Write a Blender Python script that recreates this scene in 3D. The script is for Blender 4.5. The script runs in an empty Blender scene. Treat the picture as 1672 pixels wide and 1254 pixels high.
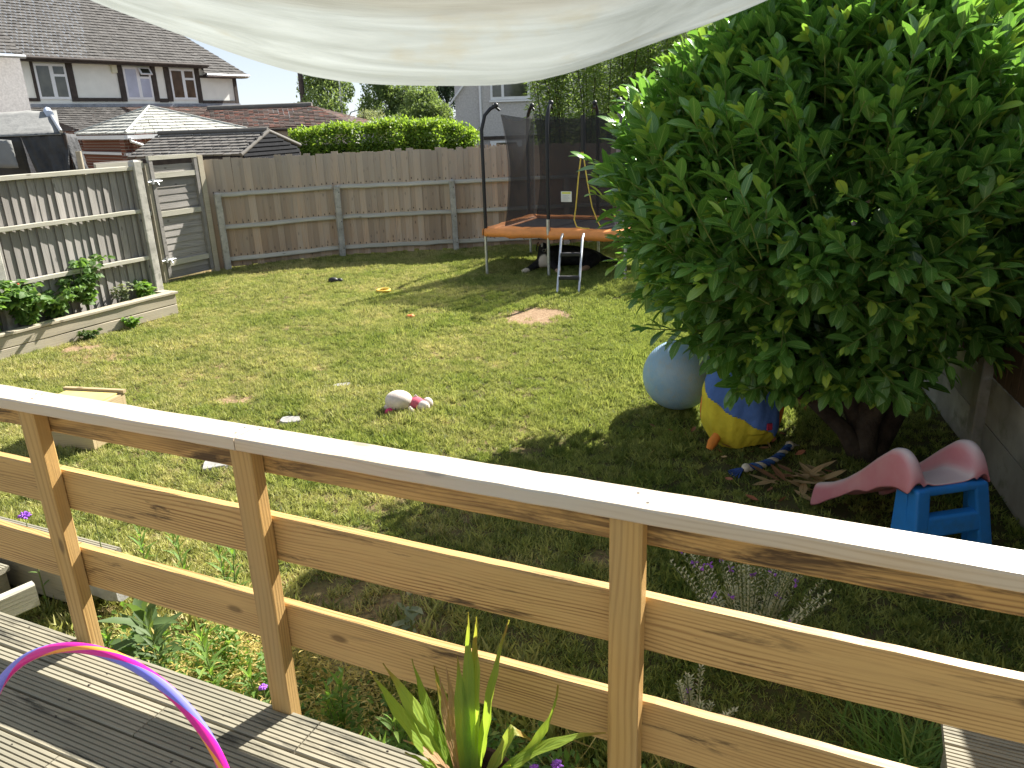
import bpy, bmesh, math, random
import numpy as np
from mathutils import Vector, Matrix
R = random.Random(7)
rng = np.random.default_rng(11)
C = bpy.context.scene.collection
SC = bpy.context.scene
PI = math.pi

# ------------------------------------------------------------------ camera, sky, sun, exposure
CAM_H, F_PX, PITCH, ROLL = 2.2, 1256.0, math.radians(19.0), math.radians(2.0)
_f = Vector((0, math.cos(PITCH), -math.sin(PITCH))); _r = Vector((1, 0, 0)); _u = _r.cross(_f)
_R = _r*math.cos(ROLL) - _u*math.sin(ROLL); _U = _r*math.sin(ROLL) + _u*math.cos(ROLL)
cd = bpy.data.cameras.new('camera'); cam = bpy.data.objects.new('camera', cd); C.objects.link(cam)
cam.matrix_world = Matrix(((_R.x, _U.x, -_f.x, 0), (_R.y, _U.y, -_f.y, 0), (_R.z, _U.z, -_f.z, CAM_H), (0, 0, 0, 1)))
cd.sensor_width = 36; cd.lens = F_PX/1672*36; cd.clip_start = .02; cd.clip_end = 1500
cd.dof.use_dof = True; cd.dof.focus_distance = 5.0; cd.dof.aperture_fstop = 20
SC.camera = cam
SUN_EL, SUN_AZ = math.radians(39), math.radians(47)       # azimuth from +x towards +y
SV = Vector((math.cos(SUN_EL)*math.cos(SUN_AZ), math.cos(SUN_EL)*math.sin(SUN_AZ), math.sin(SUN_EL)))
w = bpy.data.worlds.new('World'); SC.world = w; w.use_nodes = True
nt = w.node_tree
sky = nt.nodes.new('ShaderNodeTexSky'); sky.sky_type = 'NISHITA'; sky.sun_disc = False
sky.sun_elevation = SUN_EL; sky.sun_rotation = PI/2 - SUN_AZ; sky.air_density = .45; sky.dust_density = .1; sky.ozone_density = 2.0
bg = nt.nodes['Background']; bg.inputs['Strength'].default_value = .15
gam = nt.nodes.new('ShaderNodeGamma'); gam.inputs['Gamma'].default_value = .30
nt.links.new(sky.outputs[0], gam.inputs['Color']); nt.links.new(gam.outputs[0], bg.inputs['Color'])
sl = bpy.data.lights.new('sun', 'SUN'); sl.energy = 3.7; sl.angle = math.radians(.53); sl.color = (1, .955, .88)
sun = bpy.data.objects.new('sun', sl); C.objects.link(sun); sun.rotation_euler = SV.to_track_quat('Z', 'Y').to_euler()
SC.view_settings.view_transform = 'Standard'; SC.view_settings.look = 'None'
SC.view_settings.gamma = 1; SC.view_settings.use_curve_mapping = False; SC.view_settings.exposure = 1.98

# ------------------------------------------------------------------ object helpers
def tag(o, label=None, cat=None, group=None, kind=None):
    if label: o['label'] = label
    if cat: o['category'] = cat
    if group: o['group'] = group
    if kind: o['kind'] = kind
    return o
def thing(name, label, cat, loc=(0, 0, 0), rz=0, group=None):
    o = bpy.data.objects.new(name, None); C.objects.link(o); o.empty_display_size = .1
    o.location = loc; o.rotation_euler = (0, 0, rz)
    return tag(o, label, cat, group)
def put(name, me, mat=None, parent=None, M=None, loc=None):
    o = bpy.data.objects.new(name, me); C.objects.link(o)
    if mat is not None and me is not None and len(me.materials) == 0: me.materials.append(mat)
    if parent is not None: o.parent = parent
    if M is not None: o.matrix_local = M
    elif loc is not None: o.location = loc
    return o
def copy_tree(o, parent=None):
    c = o.copy(); C.objects.link(c); c.parent = parent
    if parent is not None: c.matrix_parent_inverse = Matrix()
    for ch in list(o.children): copy_tree(ch, c)
    return c
def basis(x, y, z, loc=(0, 0, 0)):
    M = Matrix.Identity(4)
    for i in range(3):
        M[i][0], M[i][1], M[i][2], M[i][3] = x[i], y[i], z[i], loc[i]
    return M
class MB:
    """collects shapes into one mesh"""
    def __init__(s): s.v = []; s.f = []; s.sm = []; s.mi = []
    def add(s, vs, fs, smooth=False, mi=0):
        b = len(s.v); s.v += [tuple(p) for p in vs]
        s.f += [tuple(i+b for i in f) for f in fs]; s.sm += [smooth]*len(fs); s.mi += [mi]*len(fs); return s
    def box(s, x0, x1, y0, y1, z0, z1, mi=0):
        return s.add([(x0,y0,z0),(x1,y0,z0),(x1,y1,z0),(x0,y1,z0),(x0,y0,z1),(x1,y0,z1),(x1,y1,z1),(x0,y1,z1)],
                     [(3,2,1,0),(4,5,6,7),(0,1,5,4),(1,2,6,5),(2,3,7,6),(3,0,4,7)], False, mi)
    def prism(s, prof, x0, x1, seg=1, jit=None, mi=0):
        """profile of (y, z), counter-clockwise seen from +x, run along x"""
        n = len(prof); vs = []
        for k in range(seg+1):
            x = x0+(x1-x0)*k/seg; dy, dz = jit(x) if jit else (0, 0)
            vs += [(x, y+dy, z+dz) for y, z in prof]
        fs = [tuple(range(n-1, -1, -1)), tuple(seg*n+i for i in range(n))]
        for k in range(seg):
            for i in range(n):
                j = (i+1) % n; fs.append((k*n+i, k*n+j, (k+1)*n+j, (k+1)*n+i))
        return s.add(vs, fs, False, mi)
    def tube(s, pts, r, n=8, cap=True, smooth=True, mi=0):
        pts = [Vector(p) for p in pts]; rs = r if hasattr(r, '__len__') else [r]*len(pts)
        vs = []; up = None
        for i, p in enumerate(pts):
            t = (pts[min(i+1, len(pts)-1)]-pts[max(i-1, 0)]).normalized()
            if up is None: up = Vector((0, 0, 1)) if abs(t.z) < .9 else Vector((1, 0, 0))
            a = t.cross(up).normalized(); up = a.cross(t).normalized()
            vs += [tuple(p+(a*math.cos(2*PI*k/n)+up*math.sin(2*PI*k/n))*rs[i]) for k in range(n)]
        fs = []
        for i in range(len(pts)-1):
            for k in range(n):
                j = (k+1) % n; fs.append((i*n+k, i*n+j, (i+1)*n+j, (i+1)*n+k))
        b = len(s.f); s.add(vs, fs, smooth, mi)
        if cap: s.add([vs[k] for k in range(n)], [tuple(range(n-1, -1, -1))], False, mi); s.add(vs[-n:], [tuple(range(n))], False, mi)
        return s
    def ball(s, c, r, nu=16, nv=10, fn=None, mi=0):
        rx, ry, rz = r if hasattr(r, '__len__') else (r, r, r); vs = []
        for i in range(nv+1):
            th = PI*i/nv
            for k in range(nu):
                ph = 2*PI*k/nu; d = Vector((math.sin(th)*math.cos(ph), math.sin(th)*math.sin(ph), math.cos(th)))
                q = fn(d) if fn else 1
                vs.append((c[0]+d.x*rx*q, c[1]+d.y*ry*q, c[2]+d.z*rz*q))
        fs = [(i*nu+k, (i+1)*nu+k, (i+1)*nu+(k+1) % nu, i*nu+(k+1) % nu) for i in range(nv) for k in range(nu)]
        return s.add(vs, fs, True, mi)
    def quad(s, a, b, c, d, mi=0): return s.add([a, b, c, d], [(0, 1, 2, 3)], False, mi)
    def mesh(s, name, mats=None):
        me = bpy.data.meshes.new(name); me.from_pydata(s.v, [], s.f); me.update()
        me.polygons.foreach_set('use_smooth', s.sm); me.polygons.foreach_set('material_index', s.mi)
        for m in (mats or []): me.materials.append(m)
        return me
    def build(s, name, mat, parent=None, M=None, loc=None, kind=None):
        me = s.mesh(name, mat if isinstance(mat, (list, tuple)) else [mat])
        o = put(name, me, None, parent, M, loc)
        if kind: o['kind'] = kind
        return o
def chamfer(w, h, c=.004):
    """rectangular profile centred on 0,0 with broken corners (ccw from +x)"""
    a, b = w/2, h/2
    return [(-a+c, -b), (a-c, -b), (a, -b+c), (a, b-c), (a-c, b), (-a+c, b), (-a, b-c), (-a, -b+c)]
def fast_mesh(name, V, Fq, mat, uv=None, tone=None, smooth=True):
    """V (n,3), Fq (m,4) or (m,3) int arrays"""
    me = bpy.data.meshes.new(name); n, k = Fq.shape
    me.vertices.add(len(V)); me.vertices.foreach_set('co', np.ascontiguousarray(V, np.float32).ravel())
    me.loops.add(n*k); me.loops.foreach_set('vertex_index', np.ascontiguousarray(Fq, np.int32).ravel())
    me.polygons.add(n); me.polygons.foreach_set('loop_start', np.arange(0, n*k, k, dtype=np.int32))
    me.polygons.foreach_set('loop_total', np.full(n, k, np.int32))
    me.polygons.foreach_set('use_smooth', np.full(n, smooth, bool))
    if uv is not None:
        l = me.uv_layers.new(name='UVMap'); l.data.foreach_set('uv', np.ascontiguousarray(uv[Fq.ravel()], np.float32).ravel())
    if tone is not None:
        a = me.attributes.new('tone', 'FLOAT', 'POINT'); a.data.foreach_set('value', np.ascontiguousarray(tone, np.float32))
    me.update(); me.validate()
    if mat is not None: me.materials.append(mat)
    return me
def leaf_tpl(L, W, rows=4, fold=.25, droop=.25, peak=.5, tip=.0, cols=2, power=1.0):
    """leaf along +y, normal +z; returns verts, quads, uv"""
    V = []; U = []
    for i in range(rows+1):
        t = i/rows
        wv = W/2*max(tip if t > .5 else .06, max(0, math.sin(PI*min(1, t**(math.log(.5)/math.log(peak)))))**power)
        z = -droop*L*t*t
        for j in range(-1, 2):
            V.append((j*wv, L*t*(1-.08*droop*t), z+abs(j)*wv*fold)); U.append((.5+.5*j, t))
    Q = []
    for i in range(rows):
        for j in range(2):
            a = i*3+j; Q.append((a, a+1, a+4, a+3))
    return np.array(V), np.array(Q, int), np.array(U)
def leaf_frames(P, D, up=None, roll=None):
    """frames (m,3,3) whose y column runs along D, z column as near 'up' as possible, turned by roll"""
    D = D/np.linalg.norm(D, axis=1, keepdims=True)
    if up is None: up = np.tile([0, 0, 1.], (len(D), 1))
    X = np.cross(D, up); nx = np.linalg.norm(X, axis=1, keepdims=True); X = np.where(nx < 1e-3, [1., 0, 0], X/np.maximum(nx, 1e-6))
    Z = np.cross(X, D)
    if roll is not None:
        c, s = np.cos(roll)[:, None], np.sin(roll)[:, None]; X, Z = X*c+Z*s, Z*c-X*s
    return np.stack([X, D, Z], axis=2)
def leaf_batch(tpl, P, Fr, S, tone):
    V, Q, U = tpl; m, n = len(P), len(V)
    W = np.einsum('mij,nj->mni', Fr*S[:, None, None], V)+P[:, None, :]
    return W.reshape(-1, 3), (Q[None]+(np.arange(m)*n)[:, None, None]).reshape(-1, 4), np.tile(U, (m, 1)), np.repeat(tone, n)
def join_batches(bs):
    off = 0; Vs = []; Qs = []; Us = []; Ts = []
    for V, Q, U, T in bs:
        Vs.append(V); Qs.append(Q+off); Us.append(U); Ts.append(T); off += len(V)
    return np.concatenate(Vs), np.concatenate(Qs), np.concatenate(Us), np.concatenate(Ts)
def unit(n): 
    v = rng.normal(size=(n, 3)); return v/np.linalg.norm(v, axis=1, keepdims=True)

# ------------------------------------------------------------------ material helpers
class Mat:
    def __init__(s, name, rough=.7, spec=.4):
        s.m = bpy.data.materials.new(name); s.m.use_nodes = True; s.nt = s.m.node_tree; s.b = s.nt.nodes['Principled BSDF']
        s.b.inputs['Roughness'].default_value = rough; s.b.inputs['Specular IOR Level'].default_value = spec
    def n(s, t, ins=None, out=0, **pr):
        nd = s.nt.nodes.new('ShaderNode'+t)
        for k, v in pr.items(): setattr(nd, k, v)
        for k, v in (ins or {}).items():
            if isinstance(v, bpy.types.NodeSocket): s.nt.links.new(v, nd.inputs[k])
            else: nd.inputs[k].default_value = v
        return nd.outputs[out]
    def math(s, op, a, b=0.0, c=0.0, clamp=False): return s.n('Math', {0: a, 1: b, 2: c}, operation=op, use_clamp=clamp)
    def mix(s, f, a, b, blend='MIX'):
        nd = s.nt.nodes.new('ShaderNodeMix'); nd.data_type = 'RGBA'; nd.blend_type = blend
        for i, v in ((0, f), (6, a), (7, b)):
            if isinstance(v, bpy.types.NodeSocket): s.nt.links.new(v, nd.inputs[i])
            else: nd.inputs[i].default_value = v if i == 0 else (*v[:3], 1)
        return nd.outputs[2]
    def ramp(s, f, lo, hi): return s.n('MapRange', {'Value': f, 'From Min': lo, 'From Max': hi}, clamp=True)
    def noise(s, vec, scale, detail=3, rough=.55, dist=0): return s.n('TexNoise', {'Vector': vec, 'Scale': scale, 'Detail': detail, 'Roughness': rough, 'Distortion': dist})
    def coords(s, kind='Object', jitter=True):
        tc = s.nt.nodes.new('ShaderNodeTexCoord').outputs[kind]
        if not jitter: return tc
        r = s.nt.nodes.new('ShaderNodeObjectInfo').outputs['Random']
        o = s.n('CombineXYZ', {0: s.math('MULTIPLY', r, 31.7), 1: s.math('MULTIPLY', r, 17.3), 2: s.math('MULTIPLY', r, 11.9)})
        return s.n('VectorMath', {0: tc, 1: o}, operation='ADD')
    def pos(s): return s.nt.nodes.new('ShaderNodeNewGeometry').outputs['Position']
    def rand(s): return s.nt.nodes.new('ShaderNodeObjectInfo').outputs['Random']
    def scale(s, v, xyz): return s.n('VectorMath', {0: v, 1: xyz}, operation='MULTIPLY')
    def attr(s, name): return s.n('Attribute', out=2, attribute_name=name)
    def set(s, k, v):
        if isinstance(v, bpy.types.NodeSocket): s.nt.links.new(v, s.b.inputs[k])
        else: s.b.inputs[k].default_value = (*v, 1) if isinstance(v, tuple) and len(v) == 3 else v
        return s
    def bump(s, h, strength=.4, dist=.01):
        s.nt.links.new(s.n('Bump', {'Height': h, 'Strength': strength, 'Distance': dist}), s.b.inputs['Normal']); return s
def plain(name, col, rough=.6, var=.12, scale=6, bump=.1, spec=.4, metal=0, bscale=60, bdist=.004, dirt=None):
    m = Mat(name, rough, spec); c = m.coords(); n1 = m.noise(c, scale, 4)
    lo = tuple(x*(1-var*1.6) for x in col); hi = tuple(min(1, x*(1+var)) for x in col)
    cc = m.mix(m.ramp(n1, .3, .7), lo, hi)
    if dirt: cc = m.mix(m.ramp(m.noise(c, scale*2.3, 5, .65), .52, .75), cc, dirt)
    m.set('Base Color', cc); m.set('Metallic', metal)
    if bump: m.bump(m.noise(c, bscale, 3), bump, bdist)
    return m.m
def wood(name, light, dark, freq=95, contrast=.75, rough=.6, knots=.35, grey=None, greyamt=.5, stain=None, spec=.35, warp=9, var=.25, bump=.35, nails=None, topgrey=None, st=(.55, .66, .46, .58)):
    """boards with their length along local x"""
    m = Mat(name, rough, spec); c = m.coords()
    wn = m.noise(m.scale(c, (.9, 5, 5)), 1.0, 2, .5)
    sx = m.n('SeparateXYZ', {0: c}, 2); sy = m.n('SeparateXYZ', {0: c}, 1)
    ph = m.math('ADD', m.math('ADD', m.math('MULTIPLY', sx, freq*2), m.math('MULTIPLY', sy, freq*1.3)), m.math('MULTIPLY', wn, warp*6))
    ring = m.math('POWER', m.math('MULTIPLY_ADD', m.math('SINE', ph), .5, .5), 2.4)
    fib = m.noise(m.scale(c, (5, 160, 160)), 1.0, 3, .6)
    big = m.noise(m.scale(c, (.8, 4, 4)), 2.0, 3)
    amp = m.math('MULTIPLY', m.ramp(m.noise(m.scale(c, (1.3, 14, 14)), 1.0, 2), .3, .7), contrast)
    g = m.math('ADD', m.math('MULTIPLY', ring, amp), m.math('MULTIPLY', m.math('SUBTRACT', fib, .5), .9), clamp=True)
    col = m.mix(g, light, dark)
    if knots:
        vor = m.nt.nodes.new('ShaderNodeTexVoronoi'); vor.voronoi_dimensions = '2D'; vor.inputs['Scale'].default_value = 1.0
        m.nt.links.new(m.n('CombineXYZ', {0: m.math('MULTIPLY', m.n('SeparateXYZ', {0: c}, 0), 3.4), 1: m.math('MULTIPLY', m.math('ADD', sx, sy), 8.5), 2: 0.0}), vor.inputs['Vector'])
        sel = m.math('GREATER_THAN', m.n('SeparateColor', {0: vor.outputs['Color']}, 0), 1-knots)
        kn = m.math('MULTIPLY', sel, m.ramp(vor.outputs['Distance'], .125, .06))
        col = m.mix(m.math('MULTIPLY', kn, .75), col, tuple(x*.35 for x in dark))
    if grey: col = m.mix(m.math('MULTIPLY', m.ramp(big, .3, .7), greyamt), col, grey)
    rr = m.rand()
    col = m.mix(m.math('MULTIPLY', rr, var), col, tuple(x*.45 for x in dark))
    if topgrey: col = m.mix(m.math('MULTIPLY', m.ramp(m.math('ADD', m.n('SeparateXYZ', {0: m.coords('Object', False)}, 0), m.math('MULTIPLY', wn, .5)), .6, 2.0), .6), col, topgrey)
    if nails:
        q = m.coords('Object', False); qx, qy = m.n('SeparateXYZ', {0: q}, 0), m.n('SeparateXYZ', {0: q}, 1)
        for hx in nails:
            e = m.math('SQRT', m.math('ADD', m.math('POWER', m.math('MULTIPLY', m.math('SUBTRACT', qx, hx), .6), 2), m.math('POWER', qy, 2)))
            col = m.mix(m.math('MULTIPLY', m.ramp(e, .013, .006), .85), col, (.035, .03, .028))
    if stain:
        sn = m.noise(m.scale(c, (3.2, 26, 26)), 1.0, 5, .7, .5); sp = m.noise(m.scale(c, (.9, 7, 7)), 1.0, 2)
        col = m.mix(m.math('MULTIPLY', m.math('MULTIPLY', m.ramp(sn, st[0], st[1]), m.ramp(sp, st[2], st[3])), .9), col, stain)
    m.set('Base Color', col); m.bump(m.math('ADD', m.math('MULTIPLY', g, .5), fib), bump, .0025)
    return m.m
def leafmat(name, dark, light, young=None, trans=.35, rough=.45, rib=None, spec=.4, tip=None, pvar=0):
    m = Mat(name, rough, spec); t = m.attr('tone')
    uv = m.nt.nodes.new('ShaderNodeTexCoord').outputs['UV']; u = m.n('SeparateXYZ', {0: uv}, 0); v = m.n('SeparateXYZ', {0: uv}, 1)
    col = m.mix(m.ramp(t, 0, .7), dark, light)
    if young: col = m.mix(m.ramp(t, .75, 1.0), col, young)
    if pvar: col = m.mix(m.ramp(m.noise(m.pos(), pvar, 3), .42, .62), col, tuple(x*.55 for x in dark))
    d = m.math('ABSOLUTE', m.math('SUBTRACT', u, .5))
    if rib:
        vein = m.math('MULTIPLY', m.math('GREATER_THAN', m.math('SINE', m.math('MULTIPLY_ADD', v, 44, m.math('MULTIPLY', d, -30))), .72), .28)
        col = m.mix(m.math('MAXIMUM', m.ramp(d, .055, .025), vein), col, rib)
        m.bump(m.math('SINE', m.math('MULTIPLY_ADD', v, 44, m.math('MULTIPLY', d, -30))), .25, .002)
    if tip: col = m.mix(m.ramp(m.math('ADD', v, m.math('MULTIPLY', t, .25)), .95, 1.08), col, tip)
    m.set('Base Color', col)
    if trans:
        tr = m.nt.nodes.new('ShaderNodeBsdfTranslucent')
        m.nt.links.new(m.mix(.55, col, tuple(min(1, x*2.1) for x in (light[0]*1.15, light[1]*1.15, light[2]*.5))), tr.inputs['Color'])
        mx = m.nt.nodes.new('ShaderNodeMixShader'); mx.inputs[0].default_value = trans
        m.nt.links.new(m.b.outputs[0], mx.inputs[1]); m.nt.links.new(tr.outputs[0], mx.inputs[2])
        m.nt.links.new(mx.outputs[0], m.nt.nodes['Material Output'].inputs['Surface'])
    return m.m
# ------------------------------------------------------------------ shared materials
W_RAIL = wood('new_pine', (.66, .41, .15), (.20, .075, .015), 330, 1.0, .5, .13, grey=(.46, .31, .12), greyamt=.35, stain=(.05, .024, .010), var=.16, spec=.4, warp=11)
W_RAILT = wood('stained_pine', (.63, .375, .125), (.20, .075, .015), 330, .9, .5, .16, grey=(.46, .31, .12), greyamt=.35, stain=(.045, .02, .008), var=.12, spec=.4, warp=8, st=(.43, .57, .36, .48))
W_POST = wood('post_pine', (.58, .35, .115), (.32, .155, .04), 300, .8, .55, .07, grey=(.38, .30, .16), greyamt=.45, var=.12, spec=.35, warp=7)
W_CAP = wood('cap_pine', (.66, .52, .36), (.42, .27, .14), 260, .5, .42, .2, grey=(.58, .55, .49), greyamt=.75, var=.1, spec=.8, bump=.2)
W_DECK = wood('deck_boards', (.36, .325, .24), (.19, .165, .11), 160, .35, .8, .08, grey=(.26, .245, .185), greyamt=.8, var=.3, stain=(.06, .058, .045), spec=.25, st=(.5, .64, .44, .58))
W_GREY = wood('weathered_boards', (.42, .395, .365), (.13, .115, .10), 230, .6, .85, .2, grey=(.28, .265, .245), greyamt=.7, var=.45, spec=.15, nails=(.60, 1.17))
W_BACK = wood('feather_edge', (.62, .44, .30), (.30, .19, .115), 230, .75, .85, .35, grey=(.52, .46, .385), greyamt=.6, var=.55, spec=.15, nails=(.19, .72, 1.23), topgrey=(.42, .385, .34))
W_RAILG = wood('grey_rail', (.56, .53, .45), (.26, .24, .18), 200, .5, .85, .16, grey=(.38, .37, .28), greyamt=.6, var=.2, spec=.15)
W_BED = wood('sleeper_boards', (.56, .50, .38), (.28, .22, .14), 160, .5, .85, .14, grey=(.40, .37, .29), greyamt=.5, var=.3, spec=.15)
W_BOX = wood('box_planks', (.46, .36, .20), (.24, .16, .08), 240, .6, .75, .14, var=.25)
CONC = plain('concrete', (.46, .44, .39), .9, .18, 7, .5, .2, dirt=(.22, .22, .18), bscale=90)
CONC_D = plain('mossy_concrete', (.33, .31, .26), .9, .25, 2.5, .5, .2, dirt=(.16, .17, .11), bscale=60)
GALV = plain('galvanised_steel', (.62, .63, .64), .42, .12, 20, .05, .6, metal=.75)
BLACK = plain('black_plastic', (.022, .022, .025), .5, .2, 8, .1)
ORANGE = plain('orange_pvc', (.84, .31, .085), .5, .12, 5, .3, .4, bscale=14, bdist=.012)
SOIL = (.075, .052, .033)

# ------------------------------------------------------------------ the lawn
DRY = [(-4.3, 7.75, .5, .32, .9), (-4.72, 8.1, .35, .3, .8), (-2.42, 6.22, .22, .16, 1.0), (-1.86, 7.0, .16, .13, .9), (-3.75, 12.3, .9, .35, .75), (-2.5, 12.2, .7, .22, .6),
       (-1.43, 9.72, .25, .22, .7), (-.94, 9.15, .2, .2, .8), (.18, 8.05, .55, .35, .45), (-1.35, 3.0, .9, .45, .8), (-.75, 3.0, .45, .5, .9), (.45, 3.5, .16, .1, .8), (-3.2, 10.6, 1.1, .8, .5),
       (.62, 2.25, .22, .16, .7), (-.2, 6.1, .5, .3, .35), (.9, 5.6, .3, .2, .3)]
BARE = [(.29, 8.86, .44, .40), (-2.42, 6.22, .12, .09), (-4.62, 8.05, .2, .1), (-3.95, 7.55, .18, .09)]
def lawn_colour(m, green_lo, green_hi, straw):
    p = m.pos(); n1 = m.noise(p, .9, 4, .6); n2 = m.noise(p, 4.5, 3, .6)
    dry = m.math('ADD', m.math('MULTIPLY', m.ramp(n1, .40, .64), .72), m.math('MULTIPLY', m.ramp(n2, .48, .7), .5))
    sx = m.n('SeparateXYZ', {0: p}, 0)
    dry = m.math('ADD', dry, m.math('MULTIPLY', m.ramp(sx, 0, -4.2), .16)); dry = m.math('MULTIPLY', dry, m.math('MULTIPLY_ADD', m.ramp(sx, -.6, 1.2), -.75, 1.0))
    wob = m.n('VectorMath', {0: p, 1: m.scale(m.n('VectorMath', {0: m.n('TexNoise', {'Vector': p, 'Scale': 5.0}, 1), 1: (.5, .5, .5)}, operation='SUBTRACT'), (.35, .35, 0))}, operation='ADD')
    for x, y, rx, ry, s in DRY:
        q = m.scale(m.n('VectorMath', {0: wob, 1: (x, y, 0)}, operation='SUBTRACT'), (1/rx, 1/ry, 0))
        dry = m.math('MAXIMUM', dry, m.math('MULTIPLY', m.ramp(m.n('VectorMath', {0: q}, 1, operation='LENGTH'), 1.25, .55), s))
    return m.mix(m.math('MINIMUM', dry, 1), m.mix(m.ramp(m.noise(p, 2.2, 3), .35, .65), green_lo, green_hi), straw), dry, p, wob
mg = Mat('lawn_ground', .95, .1)
gc, dry, p, wob = lawn_colour(mg, (.035, .055, .014), (.055, .08, .02), (.36, .26, .12))
gc = mg.mix(mg.ramp(mg.noise(p, 38, 4, .7), .4, .7), gc, (.10, .072, .042))
for x, y, rx, ry in BARE:
    q = mg.scale(mg.n('VectorMath', {0: wob, 1: (x, y, 0)}, operation='SUBTRACT'), (1/rx, 1/ry, 0))
    gc = mg.mix(mg.ramp(mg.n('VectorMath', {0: q}, 1, operation='LENGTH'), 1.15, .8), gc, mg.mix(mg.ramp(mg.noise(p, 30, 4, .7), .35, .65), (.40, .28, .175), (.24, .155, .09)))
mg.set('Base Color', gc); mg.bump(mg.noise(p, 55, 5, .7), .8, .02)
def ghash(x, y): return .012*np.sin(x*1.7+y*.6)+.01*np.sin(x*.8-y*1.9+1)+.006*np.sin(x*4.1+y*3.3)
def gz(x, y):
    k = np.clip((np.hypot(x, y-7)-11)/4, 0, 1); return ghash(x, y)*(1-k)
gx = np.concatenate([[-600, -200, -80, -40, -20, -12], np.arange(-9, 7.01, .2), [10, 16, 30, 60, 150, 600]])
gy = np.concatenate([[-200, -60, -20, -6, -2], np.arange(0, 16.01, .2), [18, 22, 30, 50, 90, 180, 400, 1000]])
X, Y = np.meshgrid(gx, gy); V = np.stack([X.ravel(), Y.ravel(), gz(X, Y).ravel()], 1)
ny, nx = X.shape; ii = (np.arange(ny-1)[:, None]*nx+np.arange(nx-1)[None]).ravel()
put('ground', fast_mesh('ground', V, np.stack([ii, ii+1, ii+nx+1, ii+nx], 1), mg.m))['kind'] = 'structure'

# grass blades: small tufts scattered over the lawn
mb = Mat('grass_blades', .6, .25)
bc, _, _, _ = lawn_colour(mb, (.115, .185, .038), (.22, .305, .062), (.68, .56, .30))
bt = mb.attr('tone'); bc = mb.mix(mb.math('MULTIPLY', mb.ramp(bt, .45, 1), .75), bc, (.52, .54, .13)); bc = mb.mix(mb.math('MULTIPLY', mb.ramp(bt, .4, 0), .8), bc, (.035, .085, .012))
irn = mb.rand(); bc = mb.mix(mb.math('MULTIPLY', mb.ramp(irn, .38, .0), .72), bc, (.03, .07, .012)); bc = mb.mix(mb.math('MULTIPLY', mb.ramp(irn, .72, 1.0), .55), bc, (.50, .50, .15))
mb.set('Base Color', bc); tr = mb.nt.nodes.new('ShaderNodeBsdfTranslucent')
mb.nt.links.new(mb.mix(.4, bc, (.55, .62, .1)), tr.inputs['Color']); mx = mb.nt.nodes.new('ShaderNodeMixShader'); mx.inputs[0].default_value = .34
mb.nt.links.new(mb.b.outputs[0], mx.inputs[1]); mb.nt.links.new(tr.outputs[0], mx.inputs[2]); mb.nt.links.new(mx.outputs[0], mb.nt.nodes['Material Output'].inputs['Surface'])
def blade_tpl():
    V = np.array([(-.5, 0, 0), (.5, 0, 0), (-.4, .5, -.03), (.4, .5, -.03), (-.05, .95, -.14), (.05, .95, -.14)]); V[:, 0] *= .135
    return V, np.array([(0, 1, 3, 2), (2, 3, 5, 4)]), np.array([(0, 0), (1, 0), (0, .5), (1, .5), (.5, 1), (.5, 1)])
def tuft_obj(n, rad, h0, h1, lean):
    P = np.zeros((n, 3)); a = rng.uniform(0, 2*PI, n); r = rad*np.sqrt(rng.uniform(0, 1, n)); P[:, 0] = r*np.cos(a); P[:, 1] = r*np.sin(a)
    D = rng.normal(size=(n, 3))*lean; D[:, 2] = 1; t = rng.uniform(0, 6.28, n)
    b = leaf_batch(blade_tpl(), P, leaf_frames(P, D, np.stack([np.cos(t), np.sin(t), t*0+.1], 1)), rng.uniform(h0, h1, n), rng.uniform(0, 1, n))
    me = fast_mesh('grass_tuft', b[0], b[1], mb.m, tone=b[3], smooth=False)
    return bpy.data.objects.new('grass_tuft', me)
TUFTS = [tuft_obj(40, .050, .018, .050, .8), tuft_obj(40, .055, .016, .044, .95), tuft_obj(44, .045, .022, .062, .65), tuft_obj(26, .05, .04, .085, .6)]
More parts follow.
